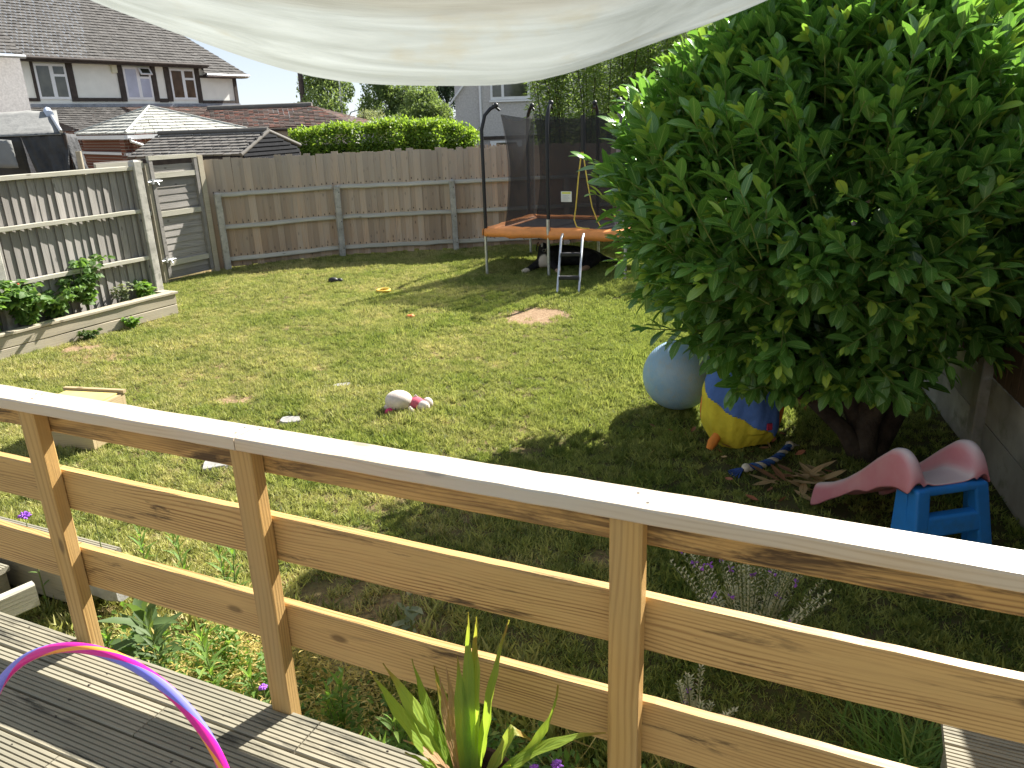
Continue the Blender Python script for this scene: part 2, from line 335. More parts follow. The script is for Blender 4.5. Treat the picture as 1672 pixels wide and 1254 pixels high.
def scatter(name, P, rot, scl, idx, objs, mat):
    me = bpy.data.meshes.new(name); me.vertices.add(len(P)); me.vertices.foreach_set('co', np.ascontiguousarray(P, np.float32).ravel())
    for nm, ty, arr, key in (('rot', 'FLOAT_VECTOR', rot, 'vector'), ('scl', 'FLOAT', scl, 'value'), ('idx', 'INT', idx, 'value')):
        a = me.attributes.new(nm, ty, 'POINT'); a.data.foreach_set(key, np.ascontiguousarray(arr, np.int32 if ty == 'INT' else np.float32).ravel())
    me.materials.append(mat); o = put(name, me)
    ng = bpy.data.node_groups.new(name+'_nodes', 'GeometryNodeTree')
    ng.interface.new_socket('Geometry', in_out='INPUT', socket_type='NodeSocketGeometry'); ng.interface.new_socket('Geometry', in_out='OUTPUT', socket_type='NodeSocketGeometry')
    gi = ng.nodes.new('NodeGroupInput'); go = ng.nodes.new('NodeGroupOutput'); jn = ng.nodes.new('GeometryNodeJoinGeometry')
    def na(n, t): q = ng.nodes.new('GeometryNodeInputNamedAttribute'); q.data_type = t; q.inputs['Name'].default_value = n; return q.outputs['Attribute']
    ro, sc, ix = na('rot', 'FLOAT_VECTOR'), na('scl', 'FLOAT'), na('idx', 'INT')
    for i, ob in enumerate(objs):
        oi = ng.nodes.new('GeometryNodeObjectInfo'); oi.inputs['Object'].default_value = ob; oi.inputs['As Instance'].default_value = True
        cp = ng.nodes.new('FunctionNodeCompare'); cp.data_type = 'INT'; cp.operation = 'EQUAL'
        ins = [q for q in cp.inputs if q.type == 'INT']; ng.links.new(ix, ins[0]); ins[1].default_value = i
        ip = ng.nodes.new('GeometryNodeInstanceOnPoints')
        ng.links.new(gi.outputs[0], ip.inputs['Points']); ng.links.new(oi.outputs['Geometry'], ip.inputs['Instance']); ng.links.new(cp.outputs[0], ip.inputs['Selection'])
        ng.links.new(ro, ip.inputs['Rotation']); ng.links.new(sc, ip.inputs['Scale']); ng.links.new(ip.outputs[0], jn.inputs[0])
    ng.links.new(jn.outputs[0], go.inputs[0])
    md = o.modifiers.new('scatter', 'NODES'); md.node_group = ng
    return o
# rail frame: local x runs along the railing to the right, local y out over the garden, z up from the deck
RP = Vector((-1.488, 2.215, .55)); RZ = math.radians(-24.77)
RX = Vector((math.cos(RZ), math.sin(RZ), 0)); RY = Vector((-math.sin(RZ), math.cos(RZ), 0))
def rl(x, y, z=0): return RP+RX*x+RY*y+Vector((0, 0, z))
NG = 88000
gxy = np.stack([rng.uniform(-7.2, 5.2, NG), rng.uniform(1.2, 14.3, NG)], 1)
gn = (gxy[:, 0]-RP.x)*RY.x+(gxy[:, 1]-RP.y)*RY.y
def wallx(y): return 3.0+.275*(y-4.51)
bs = (gxy[:, 0]+5.80)*.47+(gxy[:, 1]-6.65)*.88; bd = -(gxy[:, 0]+5.80)*.88+(gxy[:, 1]-6.65)*.47      # along the bed, into the bed
keep = (gn > .12)&(gxy[:, 0] < wallx(gxy[:, 1])-.05)&~((bd > -.02)&(bs < 3.4))&(bd < np.where(bs > 3.4, 1.93, .62))
for x, y, rx, ry in BARE: keep &= ((gxy[:, 0]-x)/rx)**2+((gxy[:, 1]-y)/ry)**2 + rng.normal(size=NG)*.35 > .95
for x, y, rx, ry, s in DRY: keep &= ~((((gxy[:, 0]-x)/rx)**2+((gxy[:, 1]-y)/ry)**2 < 1.0)&(rng.uniform(size=NG) < .62*s))
for x, y, rx, ry in ((-1.75, 5.64, .115, .10), (-2.05, 4.88, .15, .125), (-1.51, 6.42, .095, .06), (-4.05, 5.95, .11, .06)): keep &= ((gxy[:, 0]-x)/rx)**2+((gxy[:, 1]-y)/ry)**2 > .9+.25*rng.normal(size=NG)
sh = np.hypot(gxy[:, 0]-2.2, (gxy[:, 1]-4.3))
keep &= ~((sh < 1.3)&(rng.uniform(size=NG) < .55))
gxy = gxy[keep]; gn = gn[keep]; n = len(gxy)
pn = .5+.5*np.sin(gxy[:, 0]*2.3+1.3*np.sin(gxy[:, 1]*1.7))*np.sin(gxy[:, 1]*2.1+np.sin(gxy[:, 0]*2.9))
idx = rng.integers(0, 3, n); tall = rng.uniform(size=n) < np.where(gn < 1.1, .16, .006+.012*(pn > .9)); idx[tall] = 3
scl = rng.uniform(.75, 1.25, n)*(.8+.45*pn)*np.where(gn < 1.0, 1.15, 1)
rot = np.stack([rng.normal(size=n)*.06, rng.normal(size=n)*.06, rng.uniform(0, 6.28, n)], 1)
tag(scatter('lawn_grass', np.column_stack([gxy, gz(gxy[:, 0], gxy[:, 1])-.002]), rot, scl, idx, TUFTS, mb.m), 'short patchy lawn grass, green with dry straw coloured spots', 'grass', kind='stuff')

# ------------------------------------------------------------------ the deck
deck = bpy.data.objects.new('deck', None); C.objects.link(deck); deck.location = RP; deck.rotation_euler = (0, 0, RZ); deck['kind'] = 'structure'
def groove_prof(wd, h, ng=8, gw=.0052, gd=.006):
    top = []; pit = wd/ng
    for i in range(ng):
        x0 = -wd/2+i*pit; a = x0+(pit-gw)/2
        if i == 0: top.append((x0+.003, 0))
        if i: top += [(x0-gw/2, 0), (x0-gw/2+.001, -gd), (x0+gw/2-.001, -gd), (x0+gw/2, 0)]
    top.append((wd/2-.003, 0))
    return [(-wd/2, -h), (wd/2, -h), (wd/2, -.003)]+top[::-1]+[(-wd/2, -.003)]
PITCHB = .1295
joints = {0: [.98, 3.9], 1: [.50, 2.3], 2: [1.5, 3.1], 3: [.37, 2.0], 4: [1.2], 5: [.1, 2.4], 6: [.9], 7: [1.6], 8: [.3, 2.6], 9: [1.1], 10: [2.0], 11: [.6], 12: [1.7], 13: [.2]}
for r in range(14):
    xs = [-1.5]+joints.get(r, [1])+[3.6]
    for a, b in zip(xs, xs[1:]):
        m_ = MB().prism(groove_prof(.122, .028), -(b-a)/2+.002, (b-a)/2-.002, 6, lambda x: (R.gauss(0, .0006), R.gauss(0, .0005)))
        m_.build('deck_board', W_DECK, deck, loc=((a+b)/2, -.047-r*PITCHB, R.gauss(0, .0008)))
        # screws along each joist
scr = MB()
for r in range(8):
    for k in range(9):
        x = -1.3+k*.5+R.gauss(0, .01)
        for dy in (-.035, .035):
            scr.tube([(x, -.047-r*PITCHB+dy+R.gauss(0, .004), -.004), (x, -.047-r*PITCHB+dy, .0006)], .004, 8, mi=0)
scr.build('screw_heads', plain('rusty_screw', (.05, .04, .03), .6), deck, kind='stuff')
jo = MB()
for k in range(11): jo.box(-1.45+k*.5, -1.40+k*.5, -1.75, -.02, -.135, -.0285)
jo.box(-1.5, 3.6, -.02, .012, -.15, -.030)
jo.build('joists', W_DECK, deck)
# lower step of decking on the left, and a piece of step on the right
def step(name, x0, x1, rows, y0, z, label_rz=0):
    s = bpy.data.objects.new(name, None); C.objects.link(s); s.location = RP; s.rotation_euler = (0, 0, RZ); s['kind'] = 'structure'
    for r in range(rows):
        MB().prism(groove_prof(.122, .028), -(x1-x0)/2, (x1-x0)/2, 5, lambda x: (R.gauss(0, .0008), R.gauss(0, .0008))).build('deck_board', W_DECK, s, loc=((x0+x1)/2, y0-r*PITCHB, z))
    f = MB(); yb = y0+.05; ya = y0-(rows-1)*PITCHB-.05
    f.box(x0+.02, x1-.02, ya, yb, z-.20, z-.0295); f.build('step_frame', W_DECK, s)
    return s
step('left_step', -3.2, -.93, 2, .79, -.30)
step('lower_left_step', -3.2, -1.36, 1, .50, -.33)
step('right_step', 2.67, 4.4, 5, .90, -.20)

# ------------------------------------------------------------------ the railing
rail = thing('deck_railing', 'new pine railing with three horizontal boards along the edge of the decking', 'railing', RP, RZ)
PX = [-1.0, .025, .878, 1.925, 3.0]
for i, x in enumerate(PX):
    jt = lambda q: (R.gauss(0, .0004), R.gauss(0, .0004))
    # posts: long axis is local x of the mesh, stood upright
    m_ = MB().prism(chamfer(.072, .047, .004), 0, .855+.10, 10, jt)
    m_.build('post', W_POST, rail, basis((0, 0, 1), (1, 0, 0), (0, 1, 0), (x-.036, .0235, -.10)))
def railboard(nm, x0, x1, z0, z1, y, t, mat, seg=18):
    L = x1-x0; h = z1-z0
    bow = R.uniform(-.004, .004)
    me = MB().prism(chamfer(t, h, .005), -L/2, L/2, seg, lambda q: (bow*math.cos(q/L*PI)+R.gauss(0, .0004), R.gauss(0, .0005)))
    return me.build(nm, mat, rail, loc=((x0+x1)/2, y, (z0+z1)/2))
for i in range(4):
    a, b = PX[i]-.034, PX[i+1]-.038
    railboard('top_rail', a, b, .768, .853, .066, .034, W_RAILT)
    railboard('middle_rail', a, b, .497, .637, .066, .034, W_RAIL)
    railboard('lower_rail', a, b, .205, .352, .066, .034, W_RAIL)
capj = [-1.9, .842, 3.6]
for a, b in zip(capj, capj[1:]):
    L = b-a-.003
    MB().prism(chamfer(.095, .036, .004), -L/2, L/2, 40, lambda q: (R.gauss(0, .0005), R.gauss(0, .0004))).build('top_cap', W_CAP, rail, loc=((a+b)/2, .0355, .8715))
sc_ = MB()
for x, y in ((.815, .06), (.865, .062), (.82, .02), (1.90, .055), (1.93, .02), (-.02, .055), (.01, .02), (.0, .06)):
    sc_.tube([(x, y, .888), (x, y, .8899)], .0035, 8)
sc_.build('cap_screws', plain('dark_screw', (.12, .10, .08), .5), rail, kind='stuff')
# ------------------------------------------------------------------ fences
def board_mesh(L, wd, t0, t1, seg=4):
    """feather edged board: long axis x, width y, wedge thickness z from t0 to t1"""
    return lambda: MB().prism([(-wd/2, 0), (wd/2, 0), (wd/2, t1), (-wd/2, t0)], 0, L, seg, lambda q: (R.gauss(0, .0012), R.gauss(0, .0012))).mesh('fence_board')
UPR = lambda x, y, z=0, tilt=0, yaw=0: Matrix.Translation((x, y, z)) @ Matrix.Rotation(yaw, 4, 'Z') @ Matrix.Rotation(tilt, 4, 'Y') @ basis((0, 0, 1), (1, 0, 0), (0, 1, 0))
def fence_boards(parent, x0, x1, pitch, wd, zt, y, mat, variants, yaw=0, z0=.02, jz=.012, flip=1):
    x = x0+wd/2; k = 0
    while x < x1-wd*.3:
        me = variants[R.randrange(len(variants))]
        if len(me.materials) == 0: me.materials.append(mat)
        put('fence_board', me, None, parent, UPR(x, y+R.gauss(0, .0025), z0+R.gauss(0, jz), R.gauss(0, .006), yaw))
        x += pitch*R.uniform(.95, 1.05)
def post_mesh(w, d, h, cap=True, c=.008):
    m = MB().prism(chamfer(w, d, c), 0, h, 8, lambda q: (R.gauss(0, .001), R.gauss(0, .001)))
    if cap:
        a, b = w/2-.002, d/2-.002
        m.add([(h, -a, -b), (h, a, -b), (h, a, b), (h, -a, b), (h+.022, -a*.5, -b*.5), (h+.022, a*.5, -b*.5), (h+.022, a*.5, b*.5), (h+.022, -a*.5, b*.5)], [(0, 1, 5, 4), (1, 2, 6, 5), (2, 3, 7, 6), (3, 0, 4, 7), (4, 5, 6, 7)])
    return m.mesh('fence_post')
# back fence: three straight runs, boards on the far side of rails and short concrete posts
BP = [(-4.66, 12.72), (-2.94, 13.69), (-.92, 13.93), (1.08, 14.12), (3.1, 14.32), (5.2, 14.52)]
vb = [board_mesh(1.73, .118, .006, .016)() for _ in range(4)]+[board_mesh(1.745, .112, .006, .015)() for _ in range(2)]+[board_mesh(1.715, .115, .006, .015)()]
bf = thing('back_fence', 'long brown board fence with grey rails and concrete posts behind the lawn and trampoline', 'fence', (*BP[0], 0))
for (x0, y0), (x1, y1) in zip(BP, BP[1:]):
    L = math.hypot(x1-x0, y1-y0); a = math.atan2(y1-y0, x1-x0); T = Matrix.Translation((x0-BP[0][0], y0-BP[0][1], 0)) @ Matrix.Rotation(a, 4, 'Z')
    x = .05 if x0 > BP[0][0] else -.12
    while x < L+.02:
        me = vb[R.randrange(len(vb))]
        if len(me.materials) == 0: me.materials.append(W_BACK)
        put('fence_board', me, None, bf, T @ UPR(x, .05+R.gauss(0, .003), .02+R.gauss(0, .010), R.gauss(0, .005), -.07)); x += .098*R.uniform(.95, 1.06)
    for z in (1.19, .68, .15):
        m_ = MB().prism([(.048, -.035), (.048, .035), (.0, .012), (-.012, -.02), (.0, -.035)], .04, L-.04, 8, lambda q: (R.gauss(0, .002), R.gauss(0, .003)))
        put('fence_rail', m_.mesh('fence_rail', [W_RAILG]), None, bf, T @ Matrix.Translation((0, -.002, z)))
for i, (x, y) in enumerate(BP):
    if i == 0: continue
    a = math.atan2(BP[i][1]-BP[i-1][1], BP[i][0]-BP[i-1][0])
    me = post_mesh(.095, .085, 1.26+R.gauss(0, .01)); me.materials.append(CONC)
    po = put('fence_post', me, None, bf, Matrix.Translation((x-BP[0][0], y-BP[0][1], 0)) @ Matrix.Rotation(a, 4, 'Z') @ UPR(0, -.062, -.05, R.gauss(0, .008)))
    bl = MB()
    for z in (1.16, .66, .20): bl.tube([(z, .02, .0), (z, .02, -.047)], .009, 8)
    bl.build('bolt', BLACK, po)
# left fence along the planting bed, seen from the lawn side: feather edge boards behind rails
LX, LY = -4.48, 9.73; LA = math.atan2(.88, .47); Ld = Vector((math.cos(LA), math.sin(LA), 0))
lf = thing('side_fence', 'weathered grey panel fence with concrete posts behind the raised planting bed', 'fence', (LX-Ld.x*5.6, LY-Ld.y*5.6, 0), LA)
# local x runs away from the camera to the corner post, local -y looks at the lawn
vl = [board_mesh(1.66, .125, .005, .020)() for _ in range(6)]
for me in vl: me.materials.append(W_GREY)
for b in range(3):
    x1 = 5.6-b*1.87-.05; x0 = x1-1.77
    x = x0+.05
    while x < x1-.03:
        put('fence_board', vl[R.randrange(6)], None, lf, UPR(x, .035+R.gauss(0, .002), .10+R.gauss(0, .004), R.gauss(0, .004), .17)); x += .098*R.uniform(.97, 1.04)
    for z, h, mt in ((1.79, .05, 1), (1.28, .048, 0), (.71, .048, 0)):
        w_ = .085 if mt else .045
        m_ = MB().prism(chamfer(w_, h, .004), x0, x1, 8, lambda q: (R.gauss(0, .0015), R.gauss(0, .0015)))
        put('capping_rail' if mt else 'fence_rail', m_.mesh('fence_rail', [W_RAILG]), None, lf, Matrix.Translation((0, .012 if mt else -.012, z)))
    for xe in (x0+.02, x1-.02):
        m_ = MB().prism(chamfer(.04, .04, .004), .05, 1.755, 4)
        put('panel_batten', m_.mesh('panel_batten', [W_GREY]), None, lf, UPR(xe, -.004, 0))
for b in range(4):
    me = post_mesh(.105, .115, 1.91); me.materials.append(CONC)
    put('fence_post', me, None, lf, UPR(5.6-b*1.87, 0, -.05))
# gate with its narrow fixed panel and posts, between the side fence and the back fence
GA = math.atan2(.87, .47)
gt = thing('garden_gate', 'weathered grey wooden gate of horizontal boards with galvanised bolts in the left corner', 'gate', (-5.26, 11.71, 0), GA)
# fixed panel
z = .06; k = 0
hb = [MB().prism([(-.06, 0), (.06, 0), (.06, .008), (-.06, .02)], -.5, .5, 4, lambda q: (R.gauss(0, .001), R.gauss(0, .001))).mesh('gate_board', [W_GREY]) for _ in range(4)]
def hboards(parent, x0, x1, z0, z1, y):
    z = z0
    while z < z1-.03:
        M = Matrix.Translation(((x0+x1)/2, y, z+.055)) @ Matrix.Rotation(R.gauss(0, .004), 4, 'Y') @ basis((1, 0, 0), (0, 0, 1), (0, -1, 0)) @ Matrix.Diagonal((x1-x0, 1, 1, 1))
        put('gate_board', hb[R.randrange(4)], None, parent, M); z += .104
hboards(gt, -.75, -.005, .04, 1.74, .05)
hboards(gt, .07, .93, .05, 1.72, .03)
def bar(parent, nm, x0, x1, z0, z1, y0, y1, mat):
    m_ = MB().box(x0, x1, y0, y1, z0, z1); return m_.build(nm, mat, parent)
bar(gt, 'fixed_rail', -.75, -.005, 1.02, 1.08, 0, .045, W_RAILG); bar(gt, 'fixed_rail', -.75, -.005, 1.70, 1.80, .0, .045, W_RAILG)
bar(gt, 'slam_post', .0, .06, 0, 1.76, -.02, .06, W_BED)
for x0, x1 in ((.07, .13), (.88, .94)): bar(gt, 'gate_stile', x0, x1, .06, 1.80, -.035, .012, W_GREY)
for z0 in (.24, .98, 1.54): bar(gt, 'gate_rail', .132, .878, z0, z0+.075, -.03, .012, W_RAILG)
bar(gt, 'gate_rail', .07, .94, 1.802, 1.86, -.04, .02, W_RAILG)
bar(gt, 'hanging_post', .955, 1.05, -.02, 1.83, -.04, .06, W_BED)
for z0 in (1.50, .34):
    m_ = MB().box(.0, .20, -.052, -.046, z0-.03, z0+.03); m_.tube([(-.03, -.062, z0), (.22, -.062, z0)], .011, 8); m_.tube([(.13, -.062, z0), (.13, -.10, z0-.05)], .009, 6); m_.box(.04, .07, -.075, -.046, z0-.035, z0+.035)
    m_.build('bolt', GALV, gt)
me = post_mesh(.10, .09, 1.27); me.materials.append(CONC)
put('fence_post', me, None, bf, Matrix.Translation((0, 0, 0)) @ Matrix.Rotation(math.radians(30), 4, 'Z') @ UPR(.02, -.06, -.05))
# right boundary: concrete posts, two gravel boards, dark timber panel on top
WA = math.atan2(1, .275); rf = thing('right_fence', 'fence of concrete posts and gravel boards under timber panels in the shade behind the shrub', 'fence', (wallx(0), 0, 0), WA)
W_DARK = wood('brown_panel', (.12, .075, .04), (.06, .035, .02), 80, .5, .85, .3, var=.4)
wl = lambda y: (y)*math.sqrt(1+.275**2)
PY = [wl(v) for v in (1.0, 2.76, 4.51, 6.27, 8.03, 9.79, 11.55, 13.3)]
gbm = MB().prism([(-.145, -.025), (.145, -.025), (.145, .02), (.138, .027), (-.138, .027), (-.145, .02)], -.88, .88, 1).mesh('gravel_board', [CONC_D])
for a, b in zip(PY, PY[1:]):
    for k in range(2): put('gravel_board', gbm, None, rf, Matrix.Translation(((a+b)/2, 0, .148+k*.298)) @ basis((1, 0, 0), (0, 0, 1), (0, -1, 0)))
    x = a+.08
    while x < b-.06:
        me = vr[R.randrange(3)] if 'vr' in globals() else None
        if me is None:
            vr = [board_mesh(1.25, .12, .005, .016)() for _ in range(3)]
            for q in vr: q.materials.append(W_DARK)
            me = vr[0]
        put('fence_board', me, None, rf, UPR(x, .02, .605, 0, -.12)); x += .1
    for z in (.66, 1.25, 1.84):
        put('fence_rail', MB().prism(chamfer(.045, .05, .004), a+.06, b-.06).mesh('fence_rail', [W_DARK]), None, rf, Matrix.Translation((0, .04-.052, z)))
for a in PY:
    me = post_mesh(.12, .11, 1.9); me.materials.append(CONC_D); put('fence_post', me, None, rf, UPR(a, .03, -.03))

# ------------------------------------------------------------------ raised planting bed
BA = math.atan2(1.97, 1.05); bed = thing('raised_bed', 'raised planting bed of pale sleepers in front of the grey side fence', 'planter', (-5.80, 6.65, 0), BA)
LB = math.hypot(1.58, 2.95)
for k in range(2):
    h0 = .0+k*.128
    me = MB().prism(chamfer(.045, .122, .006), 0, LB, 12, lambda q: (R.gauss(0, .002), R.gauss(0, .0015))); me.build('plank', W_BED, bed, loc=(0, 0, h0+.065))
    me = MB().prism(chamfer(.045, .122, .006), 0, .34, 4, lambda q: (R.gauss(0, .001), R.gauss(0, .001))).mesh('plank', [W_BED]); put('plank', me, None, bed, Matrix.Translation((LB-.023, .024, h0+.065)) @ Matrix.Rotation(PI/2, 4, 'Z'))
MB().prism(chamfer(.13, .03, .004), -.03, LB+.03, 12, lambda q: (R.gauss(0, .0015), R.gauss(0, .0015))).build('bed_coping', W_BED, bed, loc=(0, .025, .272))
put('bed_coping', MB().prism(chamfer(.13, .03, .004), .05, .36, 4).mesh('bed_coping', [W_BED]), None, bed, Matrix.Translation((LB-.035, .045, .272)) @ Matrix.Rotation(PI/2, 4, 'Z'))
msoil = plain('bed_soil', SOIL, .95, .4, 9, .8, .1, bscale=30, bdist=.03)
sg = MB(); NX = 30
vs = [(LB*i/NX, .03+.34*j/6, .18+R.gauss(0, .012)) for i in range(NX+1) for j in range(7)]
sg.add(vs, [(i*7+j, (i+1)*7+j, (i+1)*7+j+1, i*7+j+1) for i in range(NX) for j in range(6)], True); o = sg.build('soil', msoil, bed, kind='stuff')

# ------------------------------------------------------------------ leaf materials
L_LAUREL = leafmat('laurel_leaf', (.045, .125, .03), (.14, .30, .06), (.46, .58, .08), .28, .25, (.28, .42, .11), spec=.6)
L_BERRY = leafmat('bramble_leaf', (.055, .12, .03), (.14, .25, .06), (.30, .30, .12), .4, .6, (.2, .28, .1))
L_WEED = leafmat('weed_leaf', (.06, .14, .025), (.16, .28, .05), (.38, .42, .10), .45, .55, (.2, .3, .08))
L_GREY = leafmat('lavender_leaf', (.13, .17, .10), (.30, .33, .20), (.42, .36, .20), .25, .8)
L_SPIKE = leafmat('lavender_spikes', (.32, .34, .20), (.58, .56, .38), (.62, .55, .36), .25, .85)
L_DRY = leafmat('dry_growth', (.30, .22, .07), (.58, .46, .16), (.68, .58, .26), .4, .8)
L_FLAG = leafmat('flag_leaf', (.12, .21, .03), (.28, .38, .06), (.48, .42, .14), .5, .45, (.20, .32, .06), tip=(.36, .17, .06))
L_TREE = leafmat('tree_leaf', (.035, .07, .02), (.095, .15, .045), (.17, .22, .05), .35, .6)
L_HEDGE = leafmat('hedge_leaf', (.06, .12, .02), (.17, .26, .04), (.42, .45, .07), .45, .5)
L_WILLOW = leafmat('willow_leaf', (.09, .15, .045), (.20, .28, .085), (.33, .39, .13), .5, .6)
STEM = plain('green_stem', (.14, .18, .06), .6, .2, 10, 0)
STEM_Y = plain('yellow_green_stem', (.20, .26, .06), .5, .2, 10, 0)
BARK = plain('dark_bark', (.07, .055, .042), .9, .3, 8, .8, .1, bscale=26, bdist=.02)
PURPLE = plain('purple_petals', (.32, .11, .60), .7, .25, 30, 0)
RED = plain('red_petals', (.80, .07, .02), .6, .2, 30, 0)

def leafy(name, parent, mat, P, D, S, tone, tpl, roll=None, kind=None, loc=(0, 0, 0)):
    V, Q, U, T = leaf_batch(tpl, P, leaf_frames(P, D, roll=roll), S, tone)
    o = put(name, fast_mesh(name, V-np.array(loc), Q, mat, U, T), None, parent)
    if kind: o['kind'] = kind
    return o
# raspberry canes: arching stems with three-part leaves
def cane_plant(x, y, h, ncane, nleaf, label, name='raspberry_plant', mat=None, size=.075, spread=.35, berries=0, z0=.19, group=None):
    t = thing(name, label, 'plant', (x, y, z0), 0, group); st = MB(); Ps = []; Ds = []
    for c in range(ncane):
        a = R.uniform(0, 6.28); hh = h*R.uniform(.6, 1.05); out = spread*R.uniform(.3, 1)
        pts = [Vector((math.cos(a)*out*(s**1.6), math.sin(a)*out*(s**1.6), hh*math.sin(s*1.75)/math.sin(1.57))) for s in np.linspace(0, 1, 8)]
        st.tube(pts, [.006*(1-.7*k/7) for k in range(8)], 6)
        for k in range(nleaf):
            s = R.uniform(.2, 1)*7; i = min(6, int(s)); p = pts[i].lerp(pts[i+1], s-i)
            b = R.uniform(0, 6.28); d = Vector((math.cos(b), math.sin(b), R.uniform(-.35, .3)))
            for q in (-.8, 0, .8):
                Ps.append(p+d*.03); Ds.append(Matrix.Rotation(q, 3, 'Z') @ d)
    st.build('stem', STEM, t)
    P = np.array(Ps); D = np.array(Ds); n = len(P)
    leafy('foliage', t, mat or L_BERRY, P, D, rng.uniform(.7, 1.3, n)*size, np.clip(rng.normal(.4, .25, n), 0, 1), leaf_tpl(1, .72, 3, .3, .3, .45), rng.normal(size=n)*.5, kind='stuff')
    if berries:
        bm = MB()
        for k in range(berries):
            i = R.randrange(n); bm.ball(P[i]+np.array([R.gauss(0, .02), R.gauss(0, .02), .02]), .012, 8, 6)
        bm.build('berries', RED, t, kind='stuff')
    return t
bedp = lambda s, d: (-5.80+math.cos(BA)*s-math.sin(BA)*d, 6.65+math.sin(BA)*s+math.cos(BA)*d)
for s, d, h, nc, nl, lab, br, sz in ((1.15, .16, .60, 20, 15, 'big leafy raspberry clump with red berries at the near end of the raised bed', 34, .095), (1.55, .12, .52, 18, 14, 'raspberry clump hanging over the coping, second from the near end of the bed', 14, .09), (1.95, .2, .40, 12, 11, 'low raspberry shoots in the middle of the raised bed', 0, .075), (2.32, .2, .66, 13, 13, 'tall raspberry cane against the grey fence towards the far part of the bed', 0, .08)):
    cane_plant(*bedp(s, d), h, nc, nl, lab, berries=br, size=sz, group='raspberry plants in the raised bed')
cane_plant(*bedp(2.78, .2), .30, 9, 7, 'low pale herb with dry flower heads near the far end of the bed', 'herb_plant', L_GREY, .045, .16)
cane_plant(*bedp(3.08, .2), .26, 9, 7, 'small bright green leafy plant in the far corner of the raised bed', 'leafy_plant', L_WEED, .075, .18)
cane_plant(*bedp(2.05, -.12), .12, 9, 7, 'dark weed tuft growing at the foot of the raised bed, nearer of two', 'weed', L_TREE, .05, .12, z0=0)
cane_plant(*bedp(2.62, -.10), .14, 9, 7, 'green weed tuft growing at the foot of the raised bed, farther of two', 'weed', L_WEED, .05, .12, z0=0)
# ------------------------------------------------------------------ the big laurel
TB = Vector((2.3, 4.62, 0)); CC = np.array([2.27, 5.0, 1.84]); CR = np.array([1.50, 1.30, 1.46])
lau = thing('laurel_shrub', 'big dense laurel shrub with large glossy dark green leaves on the right of the lawn', 'shrub', TB)
tk = MB()
def limb(pts, r0, r1): 
    n = len(pts); tk.tube([Vector(p)-TB for p in pts], [r0+(r1-r0)*i/(n-1) for i in range(n)], 10)
limb([(2.3, 4.62, -.06), (2.32, 4.66, .25), (2.42, 4.8, .55), (2.6, 5.0, .95), (2.7, 5.1, 1.5)], .085, .045)
limb([(2.34, 4.66, -.06), (2.52, 4.72, .3), (2.75, 4.86, .65), (2.95, 4.95, 1.1), (3.05, 5.0, 1.6)], .09, .04)
limb([(2.28, 4.63, .0), (2.17, 4.66, .2), (1.98, 4.72, .38), (1.75, 4.8, .62), (1.5, 4.9, .95)], .065, .025)
limb([(2.30, 4.66, .12), (2.2, 4.85, .5), (2.05, 5.1, 1.0), (1.95, 5.2, 1.7)], .06, .03)
limb([(2.36, 4.68, .2), (2.35, 4.5, .55), (2.3, 4.3, .95), (2.25, 4.2, 1.4)], .045, .02)
limb([(1.98, 4.72, .38), (1.7, 4.55, .55), (1.45, 4.5, .8)], .03, .015)
tk.build('trunk', BARK, lau)
NS = 2150
u = unit(NS); u = u[u[:, 2] > -.86]; NS = len(u); pw = np.where(u[:, 2] < 0, 2.9, 2.0)
u = u/(np.sum(np.abs(u)**pw[:, None], axis=1)**(1/pw))[:, None]
rr = rng.uniform(.70, 1.0, NS)**.8; rr += (rng.uniform(size=NS) < .12)*rng.uniform(0, .10, NS)
shape = np.ones(NS)-.22*np.clip(u[:, 2]-.15, 0, 1)*(1-.5*np.clip(u[:, 0], 0, 1))
lump = 1+.055*np.sin(u[:, 0]*5+u[:, 2]*4)+.045*np.sin(u[:, 1]*7-u[:, 2]*6+1)
CRz = np.where(u[:, 2:3] < 0, np.array([[1, 1, .88]]), np.array([[1, 1, 1.0]])); sp = CC+u*CR*CRz*(rr*shape*lump)[:, None]
sd = u*np.array([.75, .75, .35])+np.array([0, 0, .75])+rng.normal(size=(NS, 3))*.22; sd[u[:, 2] > .1] += [0, 0, .25]; sd[u[:, 2] < -.3] += [0, 0, -.55]
NX_ = 110; ex_ = np.column_stack([rng.uniform(1.38, 2.1, NX_), rng.uniform(4.2, 5.0, NX_), rng.uniform(.62, .95, NX_)]); ex_ = ex_[(ex_[:, 0]-2.2)**2/1.7+(ex_[:, 1]-5)**2/1.3 < 1]
sp = np.concatenate([sp, ex_]); sd = np.concatenate([sd, np.array([-.35, -.55, -.25])+rng.normal(size=(len(ex_), 3))*.3]); NS = len(sp)
sd /= np.linalg.norm(sd, axis=1, keepdims=True); sl_ = rng.uniform(.20, .42, NS)
LP, LDr, LS, LT = [], [], [], []
shoots = MB(); camv = np.array([0, 0, CAM_H])
